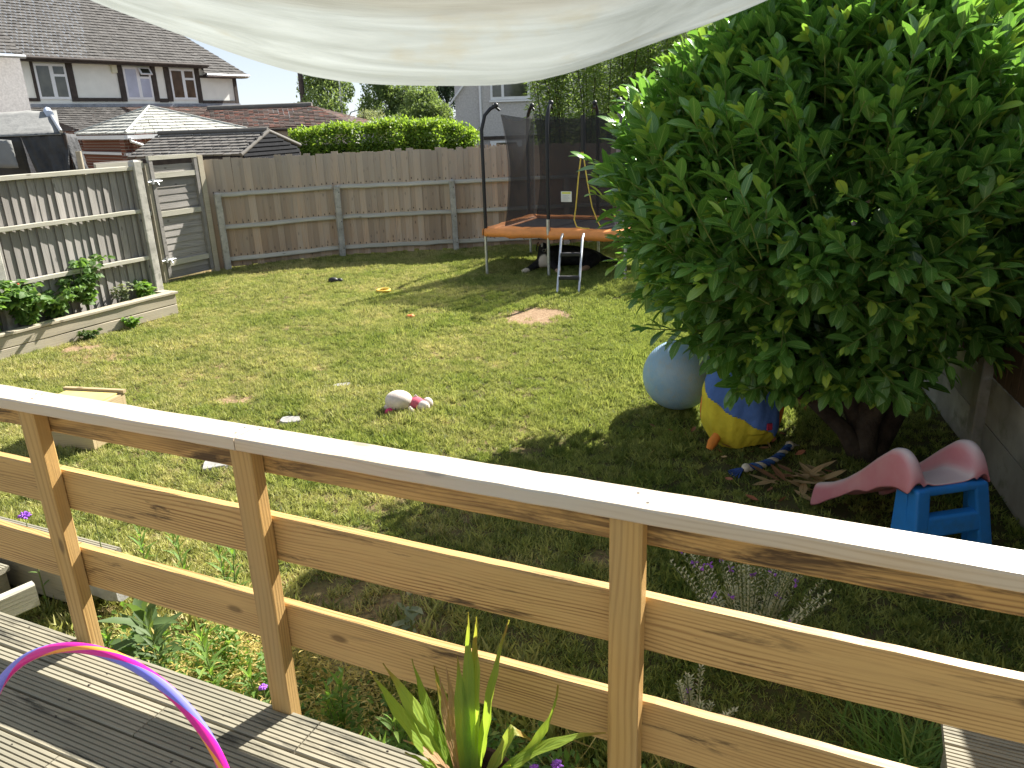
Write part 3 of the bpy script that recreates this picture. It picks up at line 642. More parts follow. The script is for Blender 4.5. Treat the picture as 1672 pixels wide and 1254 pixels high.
for i in range(NS):
    D = sd[i]; a = np.cross(D, [.3, .2, 1.]); a /= np.linalg.norm(a); b = np.cross(D, a); L = sl_[i]; nl = R.randint(8, 11)
    young = R.random() < .42; base = R.uniform(.05, .5); ph = R.uniform(0, 6.28); pt0 = sp[i]-D*L*.6
    for k in range(nl):
        s = k/(nl-1); ang = math.radians(66-42*s+R.gauss(0, 9)); ph += 2.4+R.gauss(0, .2)
        rad = a*math.cos(ph)+b*math.sin(ph); d = D*math.cos(ang)+rad*math.sin(ang); d[2] += .10
        LP.append(pt0+D*L*s); LDr.append(d); LS.append(R.uniform(.130, .185)*(1 if s < .75 else 1-.45*(s-.75)/.25))
        LT.append(min(1, R.uniform(.80, 1.0) if (young and s > .80) else base+.22*s+R.gauss(0, .08)))
    if young:
        for q in range(2):
            LP.append(pt0+D*L*1.0); LDr.append(D+.25*unit(1)[0]); LS.append(R.uniform(.05, .08)); LT.append(R.uniform(.9, 1))
    if np.linalg.norm(sp[i]-camv) < 4.9: shoots.tube([Vector(pt0)-TB-Vector(D)*.12, Vector(pt0+D*L*.5)-TB, Vector(pt0+D*L*1.02)-TB], [.0045, .0035, .0022], 4, cap=False)
# inner leaves that close the crown
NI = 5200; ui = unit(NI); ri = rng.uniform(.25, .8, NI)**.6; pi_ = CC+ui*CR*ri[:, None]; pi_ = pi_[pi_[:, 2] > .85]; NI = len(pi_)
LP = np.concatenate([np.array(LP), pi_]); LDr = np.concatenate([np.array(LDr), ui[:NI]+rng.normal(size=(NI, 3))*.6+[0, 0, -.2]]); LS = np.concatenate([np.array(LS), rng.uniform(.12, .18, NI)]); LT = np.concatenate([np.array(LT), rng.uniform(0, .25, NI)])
ok = (LP[:, 2] > .56)&(LP[:, 0] < wallx(LP[:, 1])+.5); LP, LDr, LS, LT = LP[ok], LDr[ok], LS[ok], LT[ok]
Fr = leaf_frames(LP, LDr, roll=rng.normal(size=len(LP))*.4)
LAU_T = leaf_tpl(1, .41, 6, .32, .16, .52, power=.62)
# the 300 leaves that show largest become parts of their own
mid = LP+Fr[:, :, 1]*(LS*.5)[:, None]; v = mid-camv; dep = v@np.array(_f); px = 836+F_PX*(v@np.array(_R))/dep; py = 627-F_PX*(v@np.array(_U))/dep
area = LS**2*np.abs(np.einsum('ij,ij->i', Fr[:, :, 2], v/np.linalg.norm(v, axis=1, keepdims=True)))/dep**2
inside = (px > 960)&(px < 1668)&(py > 4)&(py < 760); cell = (px//24).astype(int)*1000+(py//24).astype(int); best = {}
for i in np.where(inside)[0]:
    c_ = cell[i]
    if c_ not in best or dep[i] < dep[best[c_]]: best[c_] = i
cand = sorted(best.values(), key=lambda i: -area[i])[:300]
mask = np.ones(len(LP), bool); mask[cand] = False
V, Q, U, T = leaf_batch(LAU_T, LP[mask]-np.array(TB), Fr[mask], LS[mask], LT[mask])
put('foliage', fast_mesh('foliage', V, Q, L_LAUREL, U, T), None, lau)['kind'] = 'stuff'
shoots.build('shoots', STEM_Y, lau, kind='stuff')
tones = np.linspace(0, 1, 8); lm = [fast_mesh('laurel_leaf', *leaf_batch(LAU_T, np.zeros((1, 3)), np.eye(3)[None], np.ones(1), np.array([t]))[:2], L_LAUREL, LAU_T[2], np.full(len(LAU_T[0]), t)) for t in tones]
for i in cand:
    M = Matrix.Translation(Vector(LP[i])-TB) @ Matrix(Fr[i].tolist()).to_4x4() @ Matrix.Scale(LS[i], 4)
    put('leaf', lm[int(np.clip(LT[i], 0, 1)*7+.5)], None, lau, M)

# ------------------------------------------------------------------ trampoline
TU = Vector((.90, -.43, 0)).normalized(); TV = Vector((-TU.y, TU.x, 0)); TA = math.atan2(TU.y, TU.x)
TO = Vector((-.31, 11.60, 0)); LU, LV, BZ = 2.16, 1.62, .66
tr_ = thing('trampoline', 'rectangular trampoline with orange edge padding, black poles and a black safety net', 'trampoline', TO, TA)
poles = [(0, 0), (LU/2-.06, -.02), (LU, 0), (0, LV), (LU/2+.12, LV), (LU, LV)]
pole_parts = []
for i, (x, y) in enumerate(poles):
    lg = MB(); ly = -.02 if y < .5 else .02
    lg.tube([(x, y+ly, -.03), (x, y+ly, .55), (x, y+ly, BZ-.02)], .021, 10); lg.build('leg', GALV, tr_)
    if i in (3, 5):
        MB().tube([(x, y+.02, .05), (x+.02, y+.02, .015), (x+.10, y-.02, .0), (x+.4, y-.06, .0)], .02, 8).build('foot_bar', GALV, tr_)
    iy = 1 if y < .5 else -1; cx = LU/2
    ix = (.16 if x < .4 else (-.16 if x > 1.8 else 0)); oy = .16*iy
    h = 2.36
    pp = MB().tube([(x, y, BZ-.06), (x, y, 1.4), (x, y, h-.30), (x+ix*.25, y+oy*.25, h-.10), (x+ix*.65, y+oy*.65, h-.01), (x+ix, y+oy, h+.02)], .026, 10)
    po = pp.build('pole', BLACK, tr_)
    pc = MB().ball((x+ix*1.02, y+oy*1.02, h+.03), .038, 10, 8); pc.tube([(x+ix*.8, y+oy*.8, h+.04), (x+ix*1.3, y+oy*1.2, h-.04)], .018, 8); pc.build('pole_cap', BLACK, po)
    if i == 1: MB().tube([(x, y-.022, .60), (x, y-.022, .83)], .024, 10).build('pole_sleeve', GALV, po)
fr = MB(); r_ = .024
fr.tube([(0, 0, BZ-.05), (LU, 0, BZ-.05)], r_); fr.tube([(LU, 0, BZ-.05), (LU, LV, BZ-.05)], r_); fr.tube([(LU, LV, BZ-.05), (0, LV, BZ-.05)], r_); fr.tube([(0, LV, BZ-.05), (0, 0, BZ-.05)], r_)
fr.build('frame', GALV, tr_)
# padding: a soft collar with a skirt, four runs
def pad(a, b, inn, nm='edge_pad'):
    a, b, inn = Vector(a), Vector(b), Vector(inn); m_ = MB(); n = 36; vs = []; L = (b-a).length
    out = -inn
    for i in range(n+1):
        t = i/n; p = a.lerp(b, t); e = min(t, 1-t)*L; k = min(1, e/.27); s = R.gauss(0, .002)+.007*math.sin(t*21)+.004*math.sin(t*47+1)
        mit = inn*.25*1.0
        pin = (a+(b-a).normalized()*.25).lerp(b-(b-a).normalized()*.25, t)+inn*.25
        for q, z in ((pin, BZ+.005), (p+inn*.12+(pin-p-inn*.25)*.48, BZ+.035+s*.6), (p+inn*.02, BZ+.03+s*.5), (p+out*.055, BZ+.0+s*.4), (p+out*.066, BZ-.05+s), (p+out*(.06+s*.6), BZ-.105+s*1.4)): vs.append((q.x, q.y, z))
    m_.add(vs, [(i*6+j, i*6+j+1, (i+1)*6+j+1, (i+1)*6+j) for i in range(n) for j in range(5)], True)
    o = m_.build(nm, ORANGE, tr_); so = o.modifiers.new('thick', 'SOLIDIFY'); so.thickness = .012; so.offset = -1; return o
pad((-.0, 0, 0), (LU, 0, 0), (0, 1, 0)); pad((LU, 0, 0), (LU, LV, 0), (-1, 0, 0)); pad((LU, LV, 0), (0, LV, 0), (0, -1, 0)); pad((0, LV, 0), (0, 0, 0), (1, 0, 0))
mt = MB(); n = 16
mt.add([(.2+(LU-.4)*i/n, .2+(LV-.4)*j/n, BZ-.004-.02*math.sin(PI*i/n)*math.sin(PI*j/n)) for i in range(n+1) for j in range(n+1)], [(i*(n+1)+j, (i+1)*(n+1)+j, (i+1)*(n+1)+j+1, i*(n+1)+j+1) for i in range(n) for j in range(n)], True)
mt.build('jumping_mat', plain('mat_weave', (.028, .032, .042), .45, .15, 12, .2, .5), tr_)
mn = Mat('safety_net', .8, .2); mn.set('Base Color', (.03, .03, .033))
tp = mn.nt.nodes.new('ShaderNodeBsdfTransparent'); ms = mn.nt.nodes.new('ShaderNodeMixShader'); cpos = mn.coords('Object', False)
mn.nt.links.new(mn.math('MULTIPLY_ADD', mn.ramp(mn.noise(cpos, 3, 3), .3, .7), .12, .62), ms.inputs[0]); mn.nt.links.new(tp.outputs[0], ms.inputs[1]); mn.nt.links.new(mn.b.outputs[0], ms.inputs[2]); mn.nt.links.new(ms.outputs[0], mn.nt.nodes['Material Output'].inputs['Surface'])
NETI = .21
def net(a, b, n=18, sag=.12):
    a, b = Vector(a), Vector(b); vs = []; inn = Vector((-(b-a).y, (b-a).x, 0)).normalized()
    for i in range(n+1):
        t = i/n; p = a.lerp(b, t); e = 1-math.sin(PI*t)
        for j in range(13):
            s = j/12; z = BZ-.01+(2.28-.10*math.sin(PI*t)*1.0-BZ)*s
            q = p+inn*(sag*math.sin(PI*s)*(.35+.65*math.sin(PI*t))) + (b-a).normalized()*(sag*1.0*math.sin(PI*s)*(1-2*t)*.9)
            vs.append((q.x, q.y, z))
    m_ = MB(); m_.add(vs, [(i*13+j, (i+1)*13+j, (i+1)*13+j+1, i*13+j+1) for i in range(n) for j in range(12)], True); return m_.build('safety_net', mn.m, tr_)
net((NETI, NETI, 0), (LU-NETI, NETI, 0)); net((LU-NETI, NETI, 0), (LU-NETI, LV-NETI, 0)); net((LU-NETI, LV-NETI, 0), (NETI, LV-NETI, 0)); net((NETI, LV-NETI, 0), (NETI, NETI, 0))
# doorway: padded strap with a yellow cord hanging from it, and a warning label sewn on the net
XD = 1.50
MB().tube([(XD, NETI-.10, 1.72), (XD, NETI-.10, 2.22)], .030, 10).build('door_strap', BLACK, tr_)
YEL = plain('yellow_cord', (.80, .60, .10), .6, .15, 30, 0)
MB().tube([(XD-.01, NETI-.135, 1.74), (XD-.06, NETI-.13, 1.4), (XD-.10, NETI-.125, 1.0), (XD-.13, NETI-.12, .82), (XD-.09, NETI-.13, .72), (XD-.0, NETI-.13, .70), (XD+.1, NETI-.13, .70)], .009, 6).build('door_cord', YEL, tr_)
MB().tube([(XD+.01, NETI-.135, 1.74), (XD+.07, NETI-.13, 1.35), (XD+.14, NETI-.125, 1.0), (XD+.22, NETI-.12, .80), (XD+.27, NETI-.12, .72)], .008, 6).build('door_cord', YEL, tr_)
WHITE = plain('white_label', (.80, .80, .78), .6, .04, 9, 0)
lb = MB().box(1.16, 1.32, .125, .128, 1.06, 1.205); lb_o = lb.build('warning_label', WHITE, tr_)
MB().box(1.175, 1.305, .1225, .1245, 1.172, 1.197).build('yellow_strip', plain('label_yellow', (.70, .72, .12), .6, .05, 9, 0), lb_o)
tx = MB()
for k in range(6): tx.box(1.18, 1.18+.11*R.uniform(.6, 1), .1225, .1245, 1.150-k*.015, 1.1535-k*.015)
tx.build('printed_lines', plain('label_grey', (.45, .45, .47), .6, .05, 9, 0), lb_o)
# springs seen under the pad as small dark hooks
hk = MB()
for k in range(9):
    x = .12+k*.24
    hk.tube([(x, .02, BZ-.05), (x+.004, .02, BZ-.12), (x+.02, .02, BZ-.135)], .006, 5)
hk.build('tie_hooks', BLACK, tr_, kind='stuff')
# ladder
lad = thing('trampoline_ladder', 'short galvanised ladder with two black treads leaning on the trampoline', 'ladder', (.63, 9.92, 0), math.atan2(-.06, .28))
for x in (0, .285):
    MB().tube([(x, 0, -.02), (x, .46, .66), (x, .60, .70), (x, .66, .665)], .0165, 10).build('side_rail', GALV, lad)
for z in (.20, .475):
    y = z/.68*.47
    MB().prism(chamfer(.085, .045, .008), .012, .273, 1).build('tread', BLACK, lad, Matrix.Translation((0, y, z)))

# ------------------------------------------------------------------ dog lying under the trampoline
def skin_body(name, mat, parent, nodes, edges, sub=2, loc=(0, 0, 0)):
    me = bpy.data.meshes.new(name); me.from_pydata([n[0] for n in nodes], edges, []); o = put(name, me, mat, parent, loc=loc)
    sk = o.modifiers.new('skin', 'SKIN'); sd_ = me.skin_vertices[0].data
    for i, n in enumerate(nodes):
        r = n[1]; sd_[i].radius = r if hasattr(r, '__len__') else (r, r)
        sd_[i].use_root = (i == 0)
    sk.use_smooth_shade = True; ss = o.modifiers.new('sub', 'SUBSURF'); ss.levels = sub; ss.render_levels = sub
    return o
DG = Vector((.55, 11.75, 0))
md = Mat('dog_coat', .75, .25); cc = md.coords('Object', False)
def blob(c, r): 
    q = md.scale(md.n('VectorMath', {0: cc, 1: c}, operation='SUBTRACT'), tuple(1/k for k in r)); return md.ramp(md.math('ADD', md.n('VectorMath', {0: q}, 1, operation='LENGTH'), md.math('MULTIPLY', md.noise(cc, 30, 3), .25)), 1.2, 1.02)
col = md.mix(md.ramp(md.noise(cc, 25, 4), .3, .7), (.010, .010, .011), (.03, .028, .028))
for c_, r, k in (((.0, -.15, .13), (.085, .12, .125), (.72, .62, .52)), ((.0, -.20, .335), (.045, .09, .03), (.75, .70, .64)), ((-.03, -.14, .405), (.018, .10, .075), (.8, .77, .72)), ((-.08, -.125, .40), (.022, .03, .022), (.30, .12, .04)), ((.055, -.13, .395), (.022, .03, .022), (.30, .12, .04)),
                 ((-.31, -.30, .03), (.10, .10, .06), (.70, .60, .48)), ((.21, -.40, .03), (.08, .10, .05), (.62, .42, .28)), ((.62, -.30, .04), (.10, .10, .05), (.50, .30, .18))): col = md.mix(blob(c_, r), col, k)
md.set('Base Color', col); md.bump(md.noise(md.scale(cc, (60, 60, 25)), 1.0, 3), .7, .01)
dog = thing('dog', 'black dog with a white blaze and pale chest lying in the shade under the trampoline', 'dog', DG)
nodes = [((.72, .18, .17), (.15, .16)), ((.45, .12, .19), (.16, .17)), ((.20, .06, .20), (.15, .17)), ((.06, -.02, .20), (.12, .15)), ((.0, -.08, .29), (.085, .09)), ((-.01, -.10, .375), (.085, .085)), ((-.01, -.17, .36), (.06, .055)), ((-.01, -.245, .335), (.042, .04)), ((-.01, -.275, .33), (.032, .03)),
         ((-.07, -.10, .12), .07), ((-.20, -.18, .06), .05), ((-.30, -.28, .035), .04), ((-.345, -.32, .03), .036),
         ((.13, -.12, .11), .07), ((.18, -.27, .05), .05), ((.20, -.40, .035), .042), ((.205, -.45, .03), .034),
         ((.78, .02, .13), .11), ((.66, -.16, .07), .07), ((.58, -.30, .04), .045), ((.52, -.34, .035), .035),
         ((.92, .30, .09), .06), ((1.06, .22, .05), .05), ((1.16, .08, .04), .035)]
edges = [(0, 1), (1, 2), (2, 3), (3, 4), (4, 5), (5, 6), (6, 7), (7, 8), (3, 9), (9, 10), (10, 11), (11, 12), (3, 13), (13, 14), (14, 15), (15, 16), (0, 17), (17, 18), (18, 19), (19, 20), (0, 21), (21, 22), (22, 23)]
skin_body('body', md.m, dog, nodes, edges)
for s in (-1, 1):
    e = MB(); vs = []
    for i in range(7):
        t = i/6
        for j in range(5):
            q = j/4-.5; vs.append((s*(.075+.03*math.sin(t*2.2))-.01, -.085+q*.085*math.sin(.5+t*2.3), .425-.135*t+.012*math.cos(q*3)))
    e.add(vs, [(i*5+j, i*5+j+1, (i+1)*5+j+1, (i+1)*5+j) for i in range(6) for j in range(4)], True); o = e.build('ear', md.m, dog); so = o.modifiers.new('thick', 'SOLIDIFY'); so.thickness = .016
    MB().ball((s*.036-.01, -.178, .395), .0095, 10, 8).build('eye', BLACK, dog)
MB().ball((-.01, -.305, .338), (.022, .015, .016), 12, 8).build('nose', BLACK, dog)

# ------------------------------------------------------------------ toys on the lawn
mball = Mat('ball_vinyl', .55, .35); cb = mball.coords('Object', False)
rings = mball.math('SINE', mball.math('MULTIPLY', mball.n('SeparateXYZ', {0: mball.n('VectorRotate', {0: cb, 'Axis': (0, 1, .25), 'Angle': 1.45})}, 2), 520))
cb1 = mball.mix(mball.ramp(mball.noise(cb, 5, 4, .65), .35, .7), (.25, .42, .58), (.38, .51, .60)); cb1 = mball.mix(mball.math('MULTIPLY', mball.ramp(mball.noise(cb, 18, 4, .7), .5, .72), .6), cb1, (.42, .44, .40))
mball.set('Base Color', cb1); mball.bump(rings, .3, .002)
gb = MB().ball((0, 0, .27), .275, 48, 32, lambda d: 1-.02*max(0, -d.z)**4); tag(gb.build('exercise_ball', mball.m, loc=(1.30, 5.68, 0)), 'large pale blue exercise ball on the grass beside the laurel', 'ball')
# pop-up fabric bag: soft drum of coloured panels
cols = {k: plain('cloth_'+k, c, .8, .12, 7, .5, .2, bscale=9, bdist=.03) for k, c in dict(yellow=(.72, .60, .05), blue=(.10, .20, .52), orange=(.80, .27, .05), red=(.50, .04, .08), purple=(.30, .05, .28)).items()}
bag = thing('toy_tent', 'soft pop up play tent of blue, yellow and orange cloth under the laurel branches', 'toy', (1.60, 5.02, 0), .25)
nu, nv = 144, 60; pv = []
for j in range(nv+1):
    t = j/nv; r = .265*((.74+.26*math.sin(t/.31*1.57)) if t < .31 else 1.0)*(1 if t < .6 else 1-.42*(t-.6)**1.3/.4**1.3*.8)
    for i in range(nu):
        a = 2*PI*i/nu; w_ = 1+.03*math.sin(5*a+t*7)+.02*math.sin(11*a+t*3)+.012*math.sin(23*a-t*9)*(1-t); pv.append((r*w_*math.cos(a)*1.06, r*w_*math.sin(a), .015+.58*t+(.012*math.sin(3*a) if t < .2 else 0)))
def panel_col(a, t):
    a = (a+PI/2) % (2*PI)   # 0 faces the camera
    k = (a if a < PI else a-2*PI)
    if -2.0 < k < .70: return 'yellow' if t < .27-.24*k+.015*math.sin(9*k) else 'blue'
    if .70 <= k < 1.8: return 'orange'
    if 1.8 <= k < 2.6: return 'blue'
    return 'orange' if k > -2.6 else 'yellow'
groups = {}
for j in range(nv):
    for i in range(nu):
        a = 2*PI*(i+.5)/nu; groups.setdefault(panel_col(a, (j+.5)/nv), []).append((j*nu+i, j*nu+(i+1) % nu, (j+1)*nu+(i+1) % nu, (j+1)*nu+i))
for k, fs in groups.items():
    used = sorted({q for f in fs for q in f}); mp = {q: n_ for n_, q in enumerate(used)}
    m_ = MB(); m_.add([pv[q] for q in used], [tuple(mp[q] for q in f) for f in fs], True); o = m_.build(k+'_panel', cols[k], bag); so = o.modifiers.new('thick', 'SOLIDIFY'); so.thickness = .006
MB().box(.03, .065, -.285, -.272, .17, .215).build('velcro_tab', cols['red'], bag); MB().tube([(-.235, -.10, .10), (-.28, -.12, .06), (-.31, -.13, .02)], [.03, .035, .022], 10).build('cloth_flap', cols['orange'], bag)
MB().box(.02, .05, -.25, -.235, .50, .56).build('velcro_tab', cols['red'], bag)
# rope tug
rp = thing('rope_toy', 'blue and white plaited rope dog toy on the ground in front of the play tent', 'rope toy', (1.45, 4.48, 0))
path = [Vector((.03+.40*t, .0+.33*t-.07*math.sin(PI*t), .03)) for t in np.linspace(0, 1, 40)]
for k, mt_ in enumerate((plain('navy_rope', (.03, .07, .24), .9, .2, 40, .5), plain('cream_rope', (.62, .56, .44), .9, .15, 40, .5), plain('blue_rope', (.05, .13, .35), .9, .2, 40, .5))):
    pts = []
    for i, p in enumerate(path):
        a = i*.62+k*2.09; pts.append(p+Vector((-.6*math.cos(a)*.014, .75*math.cos(a)*.014, math.sin(a)*.014)))
    MB().tube(pts, .0135, 7).build('strand', mt_, rp)
cr = bpy.data.materials['cream_rope']; nv_ = bpy.data.materials['navy_rope']
MB().ball((.035, .005, .03), .030, 10, 8).build('knot', cr, rp); MB().ball((.43, .33, .03), .032, 10, 8).build('knot', cr, rp)
tf = MB()
for k in range(6): a = 3.5+R.uniform(-.6, .6); tf.tube([(.02, .0, .03), (.02+.05*math.cos(a), .05*math.sin(a), .02), (.02+.10*math.cos(a), .10*math.sin(a)-.01, .008)], [.008, .007, .005], 5)
tf.build('tassel', nv_, rp)
tf = MB()
for k in range(5): a = .7+R.uniform(-.5, .5); tf.tube([(.43, .33, .03), (.43+.05*math.cos(a), .33+.05*math.sin(a), .02), (.43+.09*math.cos(a), .33+.09*math.sin(a), .01)], [.008, .007, .005], 5)
tf.build('tassel', cr, rp)
# plush toy lying face down
pl = thing('plush_toy', 'white plush toy with a pink top lying face down on the lawn', 'plush toy', (-.85, 5.78, 0), 0)
PW = plain('white_plush', (.66, .58, .52), .95, .1, 20, .6, .1, bscale=120); PPK = plain('pink_plush', (.62, .14, .20), .95, .12, 20, .6, .1, bscale=120); PHT = plain('hot_pink_plush', (.70, .05, .18), .95, .1, 20, .6, .1, bscale=120)
MB().ball((-.06, 0, .095), (.108, .095, .09), 24, 16, lambda d: 1-.14*max(0, -d.x)*0+.05*math.sin(d.z*3)).build('head', PW, pl)
MB().ball((-.150, -.02, .055), (.03, .03, .03), 12, 8).build('ear', PW, pl)
MB().ball((.075, .01, .065), (.07, .062, .06), 20, 12).build('body', PPK, pl)
MB().ball((-.125, -.075, .035), (.042, .03, .032), 14, 10).build('bow', PHT, pl)
MB().ball((.140, -.035, .055), (.05, .042, .05), 16, 10).build('foot', PW, pl); MB().ball((.165, .035, .06), (.045, .042, .048), 16, 10).build('foot', PW, pl)
MB().tube([(.03, -.055, .06), (.06, -.085, .035), (.085, -.095, .02)], [.02, .018, .013], 8).build('arm', PW, pl)
MB().tube([(.06, .02, .12), (.075, .02, .138), (.092, .02, .12)], [.006, .006, .006], 6).build('loop', PW, pl)
ln = MB()
for k in range(4): ln.box(-.10+k*.022, -.097+k*.022, -.0945, -.0915, .05, .075)
ln.build('stitches', BLACK, pl)
# ring, orange scrap, small dark toy
rg = MB().tube([(.085*math.cos(a), .085*math.sin(a), .035) for a in np.linspace(0, 2*PI, 33)], .018, 8, cap=False); tag(rg.build('toy_ring', plain('yellow_rubber', (.75, .48, .06), .6, .1), loc=(-1.72, 10.43, 0)), 'yellow rubber ring lying on the far part of the lawn', 'toy')
os_ = MB().ball((0, 0, .03), (.05, .035, .02), 12, 8, lambda d: 1+.2*math.sin(6*d.x)); tag(os_.build('toy_scrap', plain('orange_rubber', (.70, .20, .06), .6, .1), loc=(-1.17, 8.91, .0)), 'small orange toy scrap on the grass in front of the trampoline shadow', 'toy')
bk = MB().ball((0, 0, .05), (.075, .05, .045), 12, 8); bk.ball((.09, .02, .04), (.05, .035, .035), 10, 6); tag(bk.build('dark_toy', BLACK, loc=(-2.57, 11.2, 0)), 'small black lump of a toy on the sunlit grass near the back fence', 'toy')

# ------------------------------------------------------------------ slide
sld = thing('toddler_slide', 'dull pink and blue plastic toddler slide in the shade by the right fence', 'slide', (1.895, 3.27, 0), math.atan2(.2, .98)); sld.scale = (1.04, .97, .95)
# local x across the slide (0..W), local y from the ladder down the chute
mpink = Mat('dull_pink_plastic', .45, .4); cp = mpink.coords('Object', False); zz = mpink.n('SeparateXYZ', {0: cp}, 2)
cpk = mpink.mix(mpink.ramp(mpink.noise(cp, 4, 4, .6), .35, .65), (.54, .19, .225), (.58, .27, .29)); cpk = mpink.mix(mpink.ramp(mpink.n('SeparateXYZ', {0: mpink.nt.nodes.new('ShaderNodeNewGeometry').outputs['Normal']}, 2), .25, .8), cpk, (.62, .51, .51))  # mottled pink, mixed to a paler tint on faces that point up
mpink.set('Base Color', cpk); MPINK = mpink.m; MBLUE = plain('blue_plastic', (.02, .20, .58), .4, .12, 5, .12, .5, dirt=(.03, .17, .42))
WS = .38; NY = 26; prof = []
def zfloor(y): return np.interp(y, [0, .10, .20, .32, .46, .60, .72, .78], [.50, .50, .47, .36, .24, .15, .10, .07])
def zwall(y): return np.interp(y, [0, .03, .07, .12, .18, .28, .40, .52, .64, .74, .78], [.525, .60, .65, .665, .645, .55, .42, .31, .225, .175, .155])
def zskirt(y): return np.interp(y, [0, .10, .22, .30, .38, .50, .62, .70, .78], [.47, .46, .40, .33, .31, .21, .12, .05, .0])
sv = []; xs_ = None
for i in range(NY+1):
    y = .78*i/NY; zf, zw, zs = zfloor(y), zwall(y), zskirt(y); o_ = .03
    ring = [(-o_, zs), (-.018, (zs+zw)/2), (-.012, zw-.03), (0.0, zw-.006), (.018, zw), (.036, zw-.008), (.05, zw-.035), (.062, zf+.035), (.085, zf+.008), (.12, zf), (WS-.12, zf), (WS-.085, zf+.008), (WS-.062, zf+.035), (WS-.05, zw-.035), (WS-.036, zw-.008), (WS-.018, zw), (WS, zw-.006), (WS+.012, zw-.03), (WS+.018, (zs+zw)/2), (WS+o_, zs)]
    ring = [(x, z) if (k < 7 or k > 12) or z < zw else (x, min(z, zw-.004)) for k, (x, z) in enumerate(ring)]
    sv += [(x, y, z) for x, z in ring]
nr = 20; m_ = MB(); m_.add(sv, [(i*nr+j, (i+1)*nr+j, (i+1)*nr+j+1, i*nr+j+1) for i in range(NY) for j in range(nr-1)], True)
o = m_.build('chute', MPINK, sld); so = o.modifiers.new('thick', 'SOLIDIFY'); so.thickness = .012; so.offset = 0; ss = o.modifiers.new('sub', 'SUBSURF'); ss.levels = 1; ss.render_levels = 1
# ladder panel: rounded frame with two openings, leaning out towards the camera
def ladder_panel(y0, slope, x0, x1, flare):
    lv = [.50, .455, .355, .255, .155, .06, -.02]; m_ = MB()
    return lv
def pt(x, z, side, off=0): 
    f = (.5-z)/.5; X = x+(.045*f if side > 0 else -.045*f if side < 0 else 0); return (X, -.015-.07*f+off, z)
for s, xa, xb in ((-1, .0, .075), (1, WS-.075, WS)):
    m_ = MB(); vs = []
    for z in np.linspace(.495, -.02, 9):
        f = (.5-z)/.5; sx = (.06 if s > 0 else -.008)*f
        for X, oy in ((xa+sx, .0), (xb+sx, .0), (xb+sx, .07+.03*f), (xa+sx, .07+.03*f)): vs.append((X, -.02-.07*f+oy, z))
    m_.add(vs, [(i*4+j, (i+1)*4+j, (i+1)*4+(j+1) % 4, i*4+(j+1) % 4) for i in range(8) for j in range(4)]+[(0, 1, 2, 3)], False)
    o = m_.build('ladder_side', MBLUE, sld); b_ = o.modifiers.new('bev', 'BEVEL'); b_.width = .014; b_.segments = 3
    # side wall below the platform
    m_ = MB(); X = xa if s < 0 else xb; vs = []
    for z in np.linspace(.47, -.02, 7):
        f = (.5-z)/.5; fx = (.06 if s > 0 else -.008)*f; vs += [(X+fx, .05-.07*f, z), (X+fx, .12-.0*f, z), (X+fx-s*.02, .12-.0*f, z), (X+fx-s*.02, .05-.07*f, z)]
    m_.add(vs, [(i*4+j, (i+1)*4+j, (i+1)*4+(j+1) % 4, i*4+(j+1) % 4) for i in range(6) for j in range(4)]); m_.build('side_panel', MBLUE, sld)
for z0, z1 in ((.455, .498), (.235, .345), (.04, .12)):
    m_ = MB(); f0, f1 = (.5-z0)/.5, (.5-z1)/.5; vs = []
    for f, z in ((f0, z0), (f1, z1)): vs += [(.05, -.018-.07*f, z), (WS-.05+.06*f, -.018-.07*f, z), (WS-.05+.06*f, .045-.07*f, z), (.05, .045-.07*f, z)]
    m_.add(vs, [(3, 2, 1, 0), (4, 5, 6, 7), (0, 1, 5, 4), (1, 2, 6, 5), (2, 3, 7, 6), (3, 0, 4, 7)]); o = m_.build('step', MBLUE, sld); b_ = o.modifiers.new('bev', 'BEVEL'); b_.width = .016; b_.segments = 3

# ------------------------------------------------------------------ wooden box, stone slabs, fallen leaves
bx = thing('wooden_box', 'low plank box with a pale yellow lid on the lawn behind the railing', 'box', (-3.10, 5.19, 0), math.radians(165))
# local x to the left along the front, local y negative is away
bx.location = (-3.06, 5.19, .015); bx.scale = (1, 1, 1.1); bx.rotation_euler = (0, 0, math.atan2(.38, .09)-PI/2+0)
for z0, z1 in ((0, .135), (.14, .275)):
    MB().box(-.52, 0, 0, .03, z0, z1).build('plank', W_BOX, bx); MB().box(-.52, 0, .37, .40, z0, z1).build('plank', W_BOX, bx)
    for x in (-.52, -.031):
        m_ = MB().box(0, .336, -.0155, .0155, z0+.001, z1-.001).mesh('plank', [W_BOX]); put('plank', m_, None, bx, Matrix.Translation((x+.0155, .032, 0)) @ Matrix.Rotation(PI/2, 4, 'Z'))
MB().box(-.49, -.03, .035, .365, .272, .284).build('lid', plain('yellow_ply', (.72, .56, .18), .6, .1, 8, .1), bx)
for a in ((-.53, .01, -.012, .022, .277, .300), (-.53, .01, .378, .412, .277, .300)): MB().box(*a).build('rim_batten', W_BOX, bx)
SLAB = plain('slab_stone', (.36, .35, .33), .9, .2, 9, .6, .2, dirt=(.19, .185, .155))
